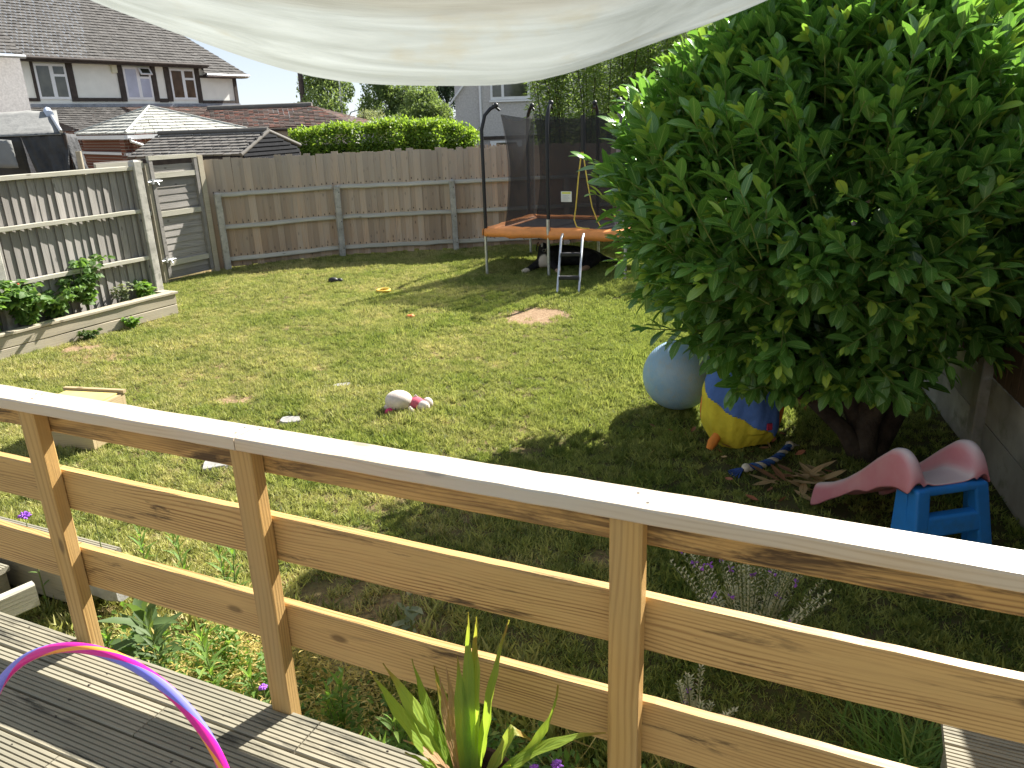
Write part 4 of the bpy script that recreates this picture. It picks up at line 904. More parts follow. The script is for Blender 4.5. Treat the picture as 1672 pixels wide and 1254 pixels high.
def slab(x, y, rx, ry, a, lab, h=.022):
    n = 11; vs = []; pr = [(1+R.gauss(0, .10)) for _ in range(n)]
    for z in (-.03, h-.006, h): 
        for k in range(n):
            t = 2*PI*k/n; q = pr[k]*(.96 if z == h else 1)/max(abs(math.cos(t))**.55, abs(math.sin(t))**.55)*.80; vs.append((rx*q*math.cos(t), ry*q*math.sin(t), z))
    m_ = MB(); m_.add(vs, [tuple(range(2*n, 3*n))]+[(l*n+k, l*n+(k+1) % n, (l+1)*n+(k+1) % n, (l+1)*n+k) for l in range(2) for k in range(n)])
    tag(m_.build('stepping_stone', SLAB, M=Matrix.Translation((x, y, float(gz(x, y))+.002)) @ Matrix.Rotation(a, 4, 'Z')), lab, 'paving stone', 'stepping stones in the lawn')
slab(-1.75, 5.64, .10, .09, .2, 'flat grey stepping stone in the grass just behind the join of the rail cap')
slab(-2.05, 4.88, .135, .11, .3, 'largest pale stepping stone, seen below the top rail between two posts')
slab(-1.51, 6.42, .085, .05, .2, 'small grey stepping stone farthest out on the lawn')
slab(-4.05, 5.95, .10, .05, .0, 'sliver of pale stepping stone left of the wooden box')
tag(MB().prism(chamfer(.18, .10, .02), -.16, .16, 5, lambda q: (R.gauss(0, .006), R.gauss(0, .006))).build('stone_block', SLAB, M=Matrix.Translation((-2.02, 3.26, .14)) @ Matrix.Rotation(RZ+.1, 4, 'Z')), 'rough pale stone block beside the end of the lower decking step', 'stone')
tag(MB().prism(chamfer(.05, .12, .008), -.20, .20, 6, lambda q: (R.gauss(0, .001), R.gauss(0, .001))).build('edging_board', W_RAILG, M=Matrix.Translation((-2.40, 2.97, .17)) @ Matrix.Rotation(math.radians(48), 4, 'Z')), 'pale grey timber edging beside the lower step, among green plants', 'edging')
LD1 = [leafmat('dead_leaf_'+n_, a, b, None, .15, .85, tuple(x*.7 for x in a)) for n_, a, b in (('brown', (.16, .075, .035), (.30, .15, .075)), ('tan', (.38, .25, .12), (.52, .36, .18)), ('russet', (.30, .10, .05), (.42, .17, .09)))]
dlt = leaf_tpl(1, .48, 4, .45, -.45, .5); dlm = [fast_mesh('dead_leaf', dlt[0], dlt[1], m_, dlt[2], np.full(len(dlt[0]), .5)) for m_ in LD1]
spots = [(1.45, 4.92), (1.55, 4.82), (1.62, 4.75), (1.72, 4.78), (1.78, 4.86), (1.66, 4.86), (1.83, 4.70), (1.90, 4.82), (1.40, 4.72), (1.30, 4.80), (1.22, 5.0), (1.15, 5.15), (1.05, 5.2), (.95, 4.75), (1.35, 4.35), (1.5, 4.2), (1.42, 4.05), (1.62, 4.0), (1.75, 4.35), (2.0, 4.4), (1.3, 3.85), (1.95, 5.0), (.62, 3.9), (1.1, 4.0), (2.1, 4.2), (1.32, 5.12)]
for i, (x, y) in enumerate(spots):
    o = put('dead_leaf', dlm[(0, 2, 0, 1, 2)[i % 5]], None, None, Matrix.Translation((x+R.gauss(0, .03), y+R.gauss(0, .03), .028)) @ Matrix.Rotation(R.uniform(0, 6.28), 4, 'Z') @ Matrix.Rotation(R.gauss(0, .35), 4, 'X') @ Matrix.Rotation(R.gauss(.1, .35), 4, 'Y') @ Matrix.Scale(R.uniform(.045, .08), 4))
    tag(o, 'curled brown dead leaf on the ground around the laurel and play tent', 'dead leaf', 'dead leaves under the laurel')
dp = thing('dead_leaf_pile', 'heap of long dry tan leaves on the ground beside the foot of the slide', 'leaf pile', (1.80, 4.25, 0))
for i in range(26):
    put('dry_leaf', dlm[(1, 1, 0, 1)[i % 4]], None, dp, Matrix.Translation((R.gauss(0, .09), R.gauss(0, .05), .03+abs(R.gauss(0, .022)))) @ Matrix.Rotation(R.gauss(.2, .9)+(PI if R.random() < .5 else 0)-PI/2, 4, 'Z') @ Matrix.Rotation(R.gauss(.1, .25), 4, 'X') @ Matrix.Diagonal((.7*.15, R.uniform(.14, .22), .05, 1)))
hb_ = thing('hanging_dead_twig', 'bunch of dry orange leaves caught in the lower branches of the laurel', 'dead leaves', (1.93, 4.80, .42))
for i in range(9): put('dry_leaf', dlm[1 if i % 3 else 2], None, hb_, Matrix.Translation((R.gauss(0, .06), R.gauss(0, .04), R.gauss(0, .03))) @ Matrix.Rotation(R.uniform(0, 6.28), 4, 'Z') @ Matrix.Rotation(-1.2+R.gauss(0, .3), 4, 'X') @ Matrix.Scale(R.uniform(.09, .14), 4))
# ------------------------------------------------------------------ background: houses, roofs, hedge, trees
def tilemat(name, a, b, c, lich, rough=.8):
    m = Mat(name, rough, .25); p = m.coords('Object', False)
    t = m.attr('tone'); col = m.mix(m.ramp(t, 0, .6), a, b); col = m.mix(m.ramp(t, .6, 1), col, c)
    col = m.mix(m.math('MULTIPLY', m.ramp(m.noise(p, 3, 5, .7), .55, .72), .6), col, lich); m.set('Base Color', col); m.bump(m.noise(p, 30, 3), .3, .01); return m.m
T_DARK = tilemat('brown_roof_tile', (.07, .066, .062), (.112, .105, .098), (.085, .08, .074), (.17, .165, .155))
T_RED = tilemat('red_brown_tile', (.13, .085, .07), (.10, .085, .075), (.24, .10, .07), (.15, .14, .12))
T_PALE = tilemat('pale_slate', (.42, .42, .38), (.46, .46, .42), (.38, .385, .35), (.34, .34, .30), .7)
T_GREY = tilemat('grey_roof_tile', (.15, .14, .125), (.20, .185, .165), (.13, .12, .11), (.26, .25, .22))
def tile_roof(parent, name, a, b, c, d, rows, cols, mat, lip=.025, base=(0, 0, 0), per_tile=True):
    """corners: a eave left, b eave right, c top right, d top left. overlapping courses of tiles, raised at their lower edge"""
    a, b, c, d = (np.array(p, float)-np.array(base) for p in (a, b, c, d)); nrm = np.cross(b-a, d-a); nrm /= np.linalg.norm(nrm)
    if nrm[2] < 0: nrm = -nrm
    Vs = []; Ts = []
    for r in range(rows):
        t0, t1 = r/rows, (r+1.12)/rows; l0, r0 = a+(d-a)*t0, b+(c-b)*t0; l1, r1 = a+(d-a)*min(t1, 1), b+(c-b)*min(t1, 1)
        w0 = np.linalg.norm(b-a); nc = max(1, int(round(cols*max(.06, np.linalg.norm(r0-l0)/w0))))
        of = .5/nc if r % 2 else 0
        for k in range(nc+(1 if r % 2 else 0)):
            s0, s1 = max(0, k/nc-of), min(1, (k+1)/nc-of-.06/nc)
            if s1 <= s0: continue
            h = lip*R.uniform(.75, 1.25); q0, q1 = l0+(r0-l0)*s0, l0+(r0-l0)*s1; q2, q3 = l1+(r1-l1)*s1, l1+(r1-l1)*s0
            Vs += [q0+nrm*h, q1+nrm*h, q2+nrm*.003, q3+nrm*.003, q0-nrm*.01, q1-nrm*.01]; Ts += [R.random()]*6
    n = len(Vs)//6; base_i = np.arange(n)[:, None]*6
    Q = np.concatenate([base_i+np.array([0, 1, 2, 3]), base_i+np.array([4, 5, 1, 0])])
    o = put(name, fast_mesh(name, np.array(Vs), Q, mat, None, np.array(Ts), False), None, parent); o['kind'] = 'stuff'; return o
RENDER_W = plain('cream_render', (.85, .85, .79), .85, .04, 3, .0, .2)
RENDER_G = plain('grey_pebbledash', (.56, .54, .53), .95, .12, 18, .7, .15, bscale=110)
TIMBER = plain('dark_timber', (.055, .042, .035), .7, .25, 8, .3)
PVC = plain('white_pvc', (.80, .81, .83), .4, .03, 5, 0, .5)
LEAD = plain('lead_flashing', (.25, .27, .31), .6, .15, 6, .2)
mgl = Mat('window_glass', .06, .7); mgl.set('Base Color', mgl.mix(mgl.ramp(mgl.noise(mgl.coords(), 1.6, 3), .35, .65), (.025, .03, .022), (.10, .10, .075))); GLASS = mgl.m
CURT = plain('curtained_glass', (.42, .44, .56), .12, .1, 3, 0, .7); DARKIN = plain('brown_curtain_glass', (.10, .06, .035), .12, .3, 3, 0, .7)
def mbrick(name):
    m = Mat(name, .9, .15); c = m.coords('Object', False)
    xy = m.n('CombineXYZ', {0: m.math('ADD', m.n('SeparateXYZ', {0: c}, 0), m.n('SeparateXYZ', {0: c}, 1)), 1: m.n('SeparateXYZ', {0: c}, 2), 2: 0.0})
    br = m.nt.nodes.new('ShaderNodeTexBrick'); m.nt.links.new(xy, br.inputs['Vector']); br.inputs['Scale'].default_value = 1; br.inputs['Brick Width'].default_value = .225; br.inputs['Row Height'].default_value = .075; br.inputs['Mortar Size'].default_value = .008
    br.inputs['Color1'].default_value = (.20, .075, .045, 1); br.inputs['Color2'].default_value = (.13, .055, .04, 1); br.inputs['Mortar'].default_value = (.30, .27, .23, 1)
    m.set('Base Color', br.outputs[0]); m.bump(br.outputs['Fac'], -.4, .01); return m.m
BRICK = mbrick('red_brick')

# --- half timbered house on the left; local x along the facade, local y into the house
S = 1.25; HZ = lambda z: 2.2+(z-2.2)*S
HA = math.atan2(.852, .524); H0 = Vector((-14.35, 25.75, 0))
hs = thing('timbered_house', 'cream house with dark timber framing and a brown tiled roof beyond the left fence', 'house', H0, HA)
def hbox(nm, t0, t1, y0, y1, z0, z1, mat, parent=None):
    p = parent or hs; return MB().box(t0*S, t1*S, y0, y1, z0, z1).build(nm, mat, p)
hbox('wall', -.55, 6.12, 0, 7, 0, HZ(3.98), RENDER_W)
hbox('pebbledash_wall', -3.6, -.56, -.55, 7, 0, HZ(3.96), RENDER_G)
for t0, t1, z0, z1 in ((-.54, -.40, 2.98, 3.98), (-.12, .0-.06, 3.0, 3.98), (.77, .93, 3.0, 3.98), (2.16, 2.31, 3.0, 3.98), (3.18, 3.32, 3.0, 3.98), (3.60, 3.76, 3.0, 3.98), (4.64, 4.78, 2.96, 3.98), (6.0, 6.12, 2.93, 3.72)):
    hbox('timber_post', t0, t1, -.05, -.002, HZ(z0), HZ(z1), TIMBER)
for t0, t1, z0, z1 in ((-.39, -.13, 3.0, 3.08), (.94, 2.15, 3.0, 3.09), (3.33, 3.59, 2.98, 3.08), (4.79, 5.99, 2.95, 3.03), (-.39, 4.63, 3.92, 3.98), (4.79, 5.99, 3.66, 3.73)):
    hbox('timber_rail', t0, t1, -.046, -.002, HZ(z0), HZ(z1), TIMBER)
for (t0, t1), g in (((-.05, .75), GLASS), ((2.33, 3.15), CURT), ((3.78, 4.61), DARKIN)):
    z0, z1 = 3.05, 3.89; wn = hbox('window', t0, t1, -.035, -.004, HZ(z0), HZ(z1), PVC); tm = (t0+t1)/2+.02
    for k, (a, b, c0, c1) in enumerate(((t0+.055, tm-.05, z0+.06, z1-.06), (tm+.05, t1-.055, z0+.06, z1-.30), (tm+.05, t1-.055, z1-.24, z1-.06))):
        if k == 2 and g is CURT:
            f = MB().box(a*S-.05, b*S+.05, -.05, -.015, -.34*S*.6, 0.02).build('open_casement', PVC, wn, Matrix.Translation((0, -.035, HZ(c1)+.03)) @ Matrix.Rotation(-.55, 4, 'X'))
            MB().box(a*S+.02, b*S-.02, -.053, -.0505, -.28*S*.6, -.04).build('pane', GLASS, wn, Matrix.Translation((0, -.035, HZ(c1)+.03)) @ Matrix.Rotation(-.55, 4, 'X'))
            hbox('pane', a, b, -.038, -.0355, HZ(c0), HZ(c1), GLASS, wn)
        else: hbox('pane', a, b, -.038, -.0355, HZ(c0), HZ(c1), g, wn)
hbox('alarm_box', 2.0, 2.14, -.10, -.003, HZ(3.72), HZ(3.93), plain('cream_plastic', (.70, .68, .52), .5, .05))
hbox('flashing', -.54, 6.12, -.10, -.0025, HZ(2.86), HZ(2.94), LEAD)
ev = HZ(4.02); tile_roof(hs, 'roof', (-.62*S, -.42, ev), (4.9*S, -.42, ev), (4.9*S-1.6, 3.6, ev+3.55), (-.62*S, 3.6, ev+3.55), 36, 46, T_DARK, .03)
tile_roof(hs, 'roof', (4.9*S, -.40, ev-.02), (4.9*S, 7, ev-.02), (4.9*S-1.6, 4, ev+3.5), (4.9*S-1.6, 3.6, ev+3.5), 30, 40, T_DARK, .03)
e2 = HZ(3.76); tile_roof(hs, 'roof', (4.78*S, -.40, e2), (6.35*S, -.40, e2), (6.0*S-1.2, 2.2, e2+2.0), (4.6*S, 2.2, e2+2.0), 20, 13, T_DARK, .03); tile_roof(hs, 'roof', (6.35*S, -.4, e2), (6.35*S, 6, e2), (6.0*S-1.2, 3, e2+2), (6.0*S-1.2, 2.2, e2+2), 18, 30, T_DARK, .03)
tile_roof(hs, 'roof', (-3.7*S, -.95, ev), (-.64*S, -.95, ev), (-.64*S, 3.6, ev+3.9), (-3.7*S, 3.6, ev+3.9), 38, 24, T_DARK, .03)
for t0, t1, z, y in ((-.62, 4.88, 4.02, -.46), (4.80, 6.35, 3.76, -.44), (-3.7, -.62, 3.99, -1.0)):
    MB().tube([(t0*S, y, HZ(z)-.045), (t1*S, y, HZ(z)-.045)], .055, 10).build('gutter', TIMBER if t0 < 4.5 and t0 > -1 else GALV, hs)
MB().box(-.62*S, 4.88*S, -.43, -.06, HZ(4.02)-.13, HZ(4.02)-.012).build('soffit', TIMBER, hs); MB().box(4.9*S, 6.33*S, -.41, -.06, HZ(3.76)-.12, HZ(3.76)-.012).build('soffit', TIMBER, hs)
# --- single storey extension with tiled lean-to roof in front of the facade
ex = thing('house_extension', 'single storey extension with a low brown tiled roof in front of the timbered house', 'house', H0, HA)
za, zb = HZ(2.86), 2.32
tile_roof(ex, 'roof', (-.55*S, -2.7, zb), (1.2*S, -2.7, zb), (2.0*S, -.06, za), (-.55*S, -.06, za), 12, 12, T_DARK, .03)
tile_roof(ex, 'roof', (1.75*S, -2.7, zb+.04), (6.6*S, -2.7, zb+.04), (6.6*S, -.06, za), (2.1*S, -.06, za), 12, 30, T_RED, .03)
MB().box(-.5*S, 6.5*S, -2.5, -.01, 0, zb-.03).build('wall', BRICK, ex)
MB().tube([(-.55*S, -2.76, zb-.04), (6.6*S, -2.76, zb-.04)], .055, 8).build('gutter', TIMBER, ex)
# --- bungalow: hipped red brown roof
bw = thing('bungalow', 'low bungalow with a hipped red brown tiled roof between house and hedge', 'house', (-7.5, 27, 0))
b0 = (-7.5, 27, 0)
E0, E1 = (-10.2, 25.4, 2.24), (-4.55, 25.0, 2.17); R0, R1 = (-9.9, 27.6, 2.83), (-6.35, 27.4, 2.83)
tile_roof(bw, 'roof', E0, E1, R1, R0, 14, 34, T_RED, .03, b0); tile_roof(bw, 'roof', E1, (-4.4, 29.8, 2.17), R1, R1, 12, 24, T_RED, .03, b0)
MB().tube([(R0[0]-b0[0], .6, 2.86), (R1[0]-b0[0], .4, 2.86)], .09, 8).build('ridge_tiles', T_GREY, bw)
MB().box(-2.6, 2.8, -1.4, 2.5, 0, 2.10).build('wall', RENDER_G, bw); MB().tube([(-2.7, -1.7, 2.16), (2.95, -2.05, 2.10)], .05, 8).build('gutter', TIMBER, bw)
# --- conservatory with pale hipped roof
cv = thing('conservatory', 'brick conservatory with a pale slate hipped roof and white gutters behind the left fence', 'house', (-9.0, 21.5, 0)); c0 = (-9.0, 21.5, 0)
Ln, Cn, Rn, Ap = (-12.0, 22.8, 2.19), (-9.28, 20.0, 2.17), (-7.2, 22.9, 2.17), (-10.05, 23.4, 2.86)
tile_roof(cv, 'roof', Ln, Cn, Ap, Ap, 9, 14, T_PALE, .035, c0); tile_roof(cv, 'roof', Cn, Rn, Ap, Ap, 9, 14, T_PALE, .035, c0)
def rel(p, b, dz=0, k=0): return (p[0]-b[0], p[1]-b[1], p[2]-b[2]+dz)
for a, b in ((Ln, Ap), (Cn, Ap), (Rn, Ap)): MB().tube([rel(a, c0, .03), rel(b, c0, .03)], .035, 6).build('hip_ridge', T_PALE, cv)
for a, b in ((Ln, Cn), (Cn, Rn)):
    m_ = MB(); va, vb_ = Vector(rel(a, c0)), Vector(rel(b, c0)); dr = (vb_-va).normalized(); nn = Vector((dr.y, -dr.x, 0))
    for nm, off, z0, z1, th, mt in (('gutter', .05, -.13, -.035, .07, PVC), ('wall', -.16, -2.2, -.13, .2, BRICK), ('sill', -.10, -.52, -.46, .16, PVC)):
        p, q = va+nn*off, vb_+nn*off; m_ = MB()
        m_.add([tuple(p+Vector((0, 0, z0))), tuple(q+Vector((0, 0, z0))), tuple(q-nn*th+Vector((0, 0, z0))), tuple(p-nn*th+Vector((0, 0, z0))), tuple(p+Vector((0, 0, z1))), tuple(q+Vector((0, 0, z1))), tuple(q-nn*th+Vector((0, 0, z1))), tuple(p-nn*th+Vector((0, 0, z1)))], [(3, 2, 1, 0), (4, 5, 6, 7), (0, 1, 5, 4), (1, 2, 6, 5), (2, 3, 7, 6), (3, 0, 4, 7)]); m_.build(nm, mt, cv)
va, vb_ = Vector(rel(Cn, c0)), Vector(rel(Rn, c0)); dr = (vb_-va).normalized(); p = va+dr*.05+Vector((dr.y, -dr.x, 0))*.08
MB().tube([p+Vector((0, 0, -.10)), p+Vector((0, 0, -.18)), p+dr*.42+Vector((0, 0, -.33)), p+dr*.44+Vector((0, 0, -.8))], .035, 8).build('downpipe', PVC, cv)
# --- black weatherboard shed with gable
WBOARD = plain('black_weatherboard', (.016, .017, .02), .85, .2, 10, .3, .15)
shd = thing('black_shed', 'black weatherboarded shed gable with grey tiled roof just beyond the fence', 'shed', (-4.79, 17.0, 0)); s0 = (-4.79, 17, 0)
GLv, GRv, GAp = (-5.26, 16.1, 1.70), (-4.55, 18.05, 1.80), (-4.93, 17.05, 2.13); off = Vector((-2.6, .72, 0))
ap2, gl2, gr2 = (tuple(Vector(q)+off) for q in (GAp, GLv, GRv))
tile_roof(shd, 'roof', gl2, GLv, GAp, ap2, 8, 13, T_GREY, .025, s0); tile_roof(shd, 'roof', GRv, gr2, ap2, GAp, 8, 13, T_GREY, .025, s0)
MB().tube([rel(GAp, s0, .03), rel(ap2, s0, .03)], .05, 8).build('ridge_tiles', T_GREY, shd)
for a, b in ((GLv, GAp), (GRv, GAp)): MB().tube([rel(a, s0, .0), rel(b, s0, .0)], .045, 6).build('barge_board', T_GREY, shd)
gd = (Vector(GRv)-Vector(GLv)); gd.z = 0; gl = gd.length; gd.normalize(); gn_ = Vector((gd.y, -gd.x, 0))
k = 0; z = 0.9
while z < 2.08:
    t = (z-1.72)/(2.13-1.72); x0, x1 = (0, 1) if t < 0 else (t*.46, 1-t*.54); x0 += .03; x1 -= .03
    if x1-x0 > .05:
        p, q = Vector(GLv)+gd*gl*x0-Vector(s0), Vector(GLv)+gd*gl*x1-Vector(s0); p.z = q.z = z; m_ = MB()
        m_.add([tuple(p+gn_*.03), tuple(q+gn_*.03), tuple(q-gn_*.02), tuple(p-gn_*.02), tuple(p+gn_*.01+Vector((0, 0, .088))), tuple(q+gn_*.01+Vector((0, 0, .088))), tuple(q-gn_*.02+Vector((0, 0, .088))), tuple(p-gn_*.02+Vector((0, 0, .088)))], [(3, 2, 1, 0), (4, 5, 6, 7), (0, 1, 5, 4), (1, 2, 6, 5), (2, 3, 7, 6), (3, 0, 4, 7)]); m_.build('weatherboard', WBOARD, shd)
    z += .085
m_ = MB(); p, q = Vector(GLv)-Vector(s0), Vector(GRv)-Vector(s0); o2 = off
m_.add([(p.x, p.y, 0), (q.x, q.y, 0), (q.x+o2.x, q.y+o2.y, 0), (p.x+o2.x, p.y+o2.y, 0), (p.x, p.y, 1.66), (q.x, q.y, 1.66), (q.x+o2.x, q.y+o2.y, 1.66), (p.x+o2.x, p.y+o2.y, 1.66)], [(4, 5, 6, 7), (0, 1, 5, 4), (1, 2, 6, 5), (2, 3, 7, 6), (3, 0, 4, 7)]); m_.build('wall', TIMBER, shd)
# --- covered gazebo at the far left
TARP = plain('dark_tarpaulin', (.05, .052, .055), .75, .2, 3, .6, .4, bscale=9, bdist=.05); PALEC = plain('pale_canvas', (.21, .21, .20), .8, .1, 3, .4, .2, bscale=8, bdist=.04)
gz_ = thing('gazebo', 'garden gazebo with pale canvas top and dark grey tarpaulin sheets hanging down, far left', 'gazebo', (-8.3, 14.2, 0)); g0 = Vector((-8.3, 14.2, 0))
def sheet(nm, A, B, Cc, D, nx, nz, amp, mat, th=.01, seed=0):
    A, B, Cc, D = (Vector(q)-g0 for q in (A, B, Cc, D)); vs = []; n = (B-A).cross(D-A).normalized()
    for i in range(nx+1):
        for j in range(nz+1):
            s, t = i/nx, j/nz; p = A.lerp(B, s).lerp(D.lerp(Cc, s), t); vs.append(tuple(p+n*amp*(.6*math.sin(s*15+t*4+seed)+.4*math.sin(s*29-t*7+seed*2)+.35*math.sin(t*9+s*6))*(.3+.7*t)))
    m_ = MB(); m_.add(vs, [(i*(nz+1)+j, i*(nz+1)+j+1, (i+1)*(nz+1)+j+1, (i+1)*(nz+1)+j) for i in range(nx) for j in range(nz)], True); o = m_.build(nm, mat, gz_); so = o.modifiers.new('thick', 'SOLIDIFY'); so.thickness = th; return o
sheet('canvas_top', (-10.2, 13.6, 2.20), (-7.55, 13.9, 2.20), (-8.3, 15.3, 2.62), (-10.2, 15.3, 2.64), 14, 8, .015, PALEC)
sheet('tarpaulin', (-8.22, 13.85, 2.22), (-7.50, 13.95, 2.24), (-7.46, 13.8, 1.3), (-7.95, 13.7, 1.3), 24, 14, .07, TARP)
sheet('tarpaulin', (-7.50, 13.95, 2.22), (-7.62, 14.5, 2.2), (-7.5, 14.5, 1.3), (-7.42, 13.85, 1.3), 20, 12, .06, TARP, seed=2)
sheet('tarpaulin', (-9.6, 13.75, 2.2), (-8.22, 13.85, 2.2), (-8.22, 13.95, 1.2), (-9.6, 13.9, 1.2), 16, 10, .03, TARP, seed=4)
sheet('canvas_valance', (-8.75, 13.60, 2.20), (-8.28, 13.66, 2.14), (-8.16, 13.5, 1.70), (-8.75, 13.4, 1.72), 8, 6, .02, PALEC, seed=5)
MB().tube([(-.15, 1.1, 2.62), (.75, -.28, 2.25)], .03, 8).build('roof_pole', GALV, gz_); MB().tube([(-.2, 1.15, 2.63), (.05, .75, 2.56)], .07, 8).build('folded_cloth', plain('pale_blue_cloth', (.50, .56, .68), .8, .15, 20), gz_)
for x in (-.1, .78): MB().tube([(x, -.25, 0), (x, -.25, 2.2)], .03, 8).build('pole', TIMBER, gz_)
MB().tube([(.98, -.3, 0), (.98, -.3, 1.92)], .05, 8).build('timber_post', W_BED, gz_)
# --- grey rendered house on the right, behind the trampoline
gh = thing('grey_house', 'grey pebbledash house with a white downpipe and upstairs window behind the trampoline', 'house', (-1.72, 30, 0))
MB().box(.0, 9, 0, 8, 1.62, 5.6).build('wall', RENDER_G, gh); MB().box(.06, 9, .02, 8, 0, 1.5).build('brick_wall', plain('painted_brick', (.45, .42, .42), .9, .15, 12, .4), gh); MB().box(-.02, 9.02, -.03, 8, 1.50, 1.62).build('band', TIMBER, gh)
MB().tube([(.92, -.06, 0), (.92, -.06, 4.2)], .045, 8).build('downpipe', PVC, gh)
wn = MB().box(1.30, 2.75, -.05, -.004, 2.88, 4.1).build('window', PVC, gh); MB().box(1.38, 1.70, -.056, -.051, 2.98, 4.0).build('pane', GLASS, wn); MB().box(1.80, 2.65, -.056, -.051, 2.98, 4.0).build('pane', GLASS, wn); MB().box(1.25, 2.8, -.09, -.051, 2.80, 2.87).build('sill', PVC, wn)
wn = MB().box(1.22, 2.4, -.04, -.004, .2, 1.45).build('door_frame', PVC, gh); MB().box(1.45, 2.2, -.046, -.041, .3, 1.38).build('pane', GLASS, wn)
tile_roof(gh, 'roof', (9, -.4, 5.3), (2.8, -.4, 5.3), (1.5, 3.5, 7.8), (9, 3.5, 7.8), 20, 30, T_DARK, .03); 
m_ = MB(); m_.add([(-.22, -.12, 2.72), (.62, -.12, 3.72), (2.6, -.12, 5.6), (2.6, .3, 5.6), (.62, .3, 3.72), (-.22, .3, 2.72), (-.22, -.12, 2.80), (.62, -.12, 3.82), (2.6, -.12, 5.72), (2.6, .3, 5.72), (.62, .3, 3.82), (-.22, .3, 2.80)], [(0, 1, 7, 6), (1, 2, 8, 7), (6, 7, 10, 11), (7, 8, 9, 10), (0, 6, 11, 5), (0, 5, 4, 1), (1, 4, 3, 2)]); m_.build('barge_board', PVC, gh)
tf_ = thing('trellis_fence', 'strip of light brown cane fencing behind the boundary fence, left of the trampoline net', 'fence', (-.6, 16.9, 0))
for k in range(28): MB().tube([(k*.032, R.gauss(0, .004), .9), (k*.032+R.gauss(0, .003), R.gauss(0, .004), 1.70+R.gauss(0, .008))], .013, 6).build('cane', W_BACK, tf_)
# --- utility pole and lamp post
tag(MB().tube([(0, 0, 0), (.05, 0, 5.2), (.07, 0, 7.4)], [.13, .12, .11], 10).build('utility_pole', plain('creosote', (.05, .04, .04), .9, .2), loc=(-9.72, 40, 0)), 'dark wooden utility pole standing beside the left of the far trees', 'pole')
lp = thing('lamp_post', 'thin grey lamp post against the sky right of the first far tree', 'lamp post', (-7.85, 40, 0)); MB().tube([(0, 0, 0), (0, 0, 6.5)], [.06, .045], 8).build('column', GALV, lp); MB().tube([(0, 0, 6.5), (-.1, -.4, 6.7), (-.15, -.9, 6.72)], .04, 8).build('lantern', GALV, lp)

# --- hedge
hd = thing('clipped_hedge', 'long clipped bright green hedge standing just behind the back fence', 'hedge', (-2.9, 20, 0))
def hedge_pts(n):
    x = rng.uniform(-2.25, 2.30, n); face = rng.uniform(size=n); y = np.empty(n); z = np.empty(n)
    top = 2.10+.03*np.sin(x*2.2)+.03*np.sin(x*5.1+1)+.06*np.exp(-((x-.0)/1.2)**2)-.25*np.clip((x-1.5)/.8, 0, 1)**2-.12*np.clip((-x-1.4)/.8, 0, 1)
    a = face < .55; bulge = .14*np.sin(x*7+2)+.10*np.sin(x*13)
    z[a] = rng.uniform(.9, 1, a.sum())*0+1.0+(top[a]-1.0)*rng.uniform(0, 1, a.sum()); y[a] = -.55-.22*np.sin((z[a]-1)/(top[a]-1)*PI*.7)+.5*((z[a]-1)/(top[a]-1))**4+bulge[a]*.8
    b = ~a; y[b] = rng.uniform(-.5, .7, b.sum()); z[b] = top[b]-.25*np.clip(np.abs(y[b])-.2, 0, 1)**1.5
    lr = 2.28-.15*rng.uniform(size=n); return np.stack([np.clip(x, -lr, lr), y, z], 1)+rng.normal(size=(n, 3))*.055, a
P, a = hedge_pts(26000); D = np.where(a[:, None], [0, -1, .35], [0, -.2, 1.0])+rng.normal(size=P.shape)*.9
tn = np.clip(.35+.35*(P[:, 2]-1.5)+rng.normal(size=len(P))*.22, 0, 1)  # tone rises with height, painting the sunlit top into the leaf colour
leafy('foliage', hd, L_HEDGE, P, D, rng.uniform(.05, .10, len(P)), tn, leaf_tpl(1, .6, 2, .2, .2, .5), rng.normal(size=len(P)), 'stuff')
hc = MB()
for k in range(9): hc.tube([(-2+k*.5, .1, -.05), (-2+k*.5+R.gauss(0, .1), .1, 1.7)], [.05, .02], 6)
hc.box(-2.2, 2.2, -.35, .5, .3, 1.75); hc.build('stems', plain('hedge_core', (.02, .03, .012), .9, .2), hd)
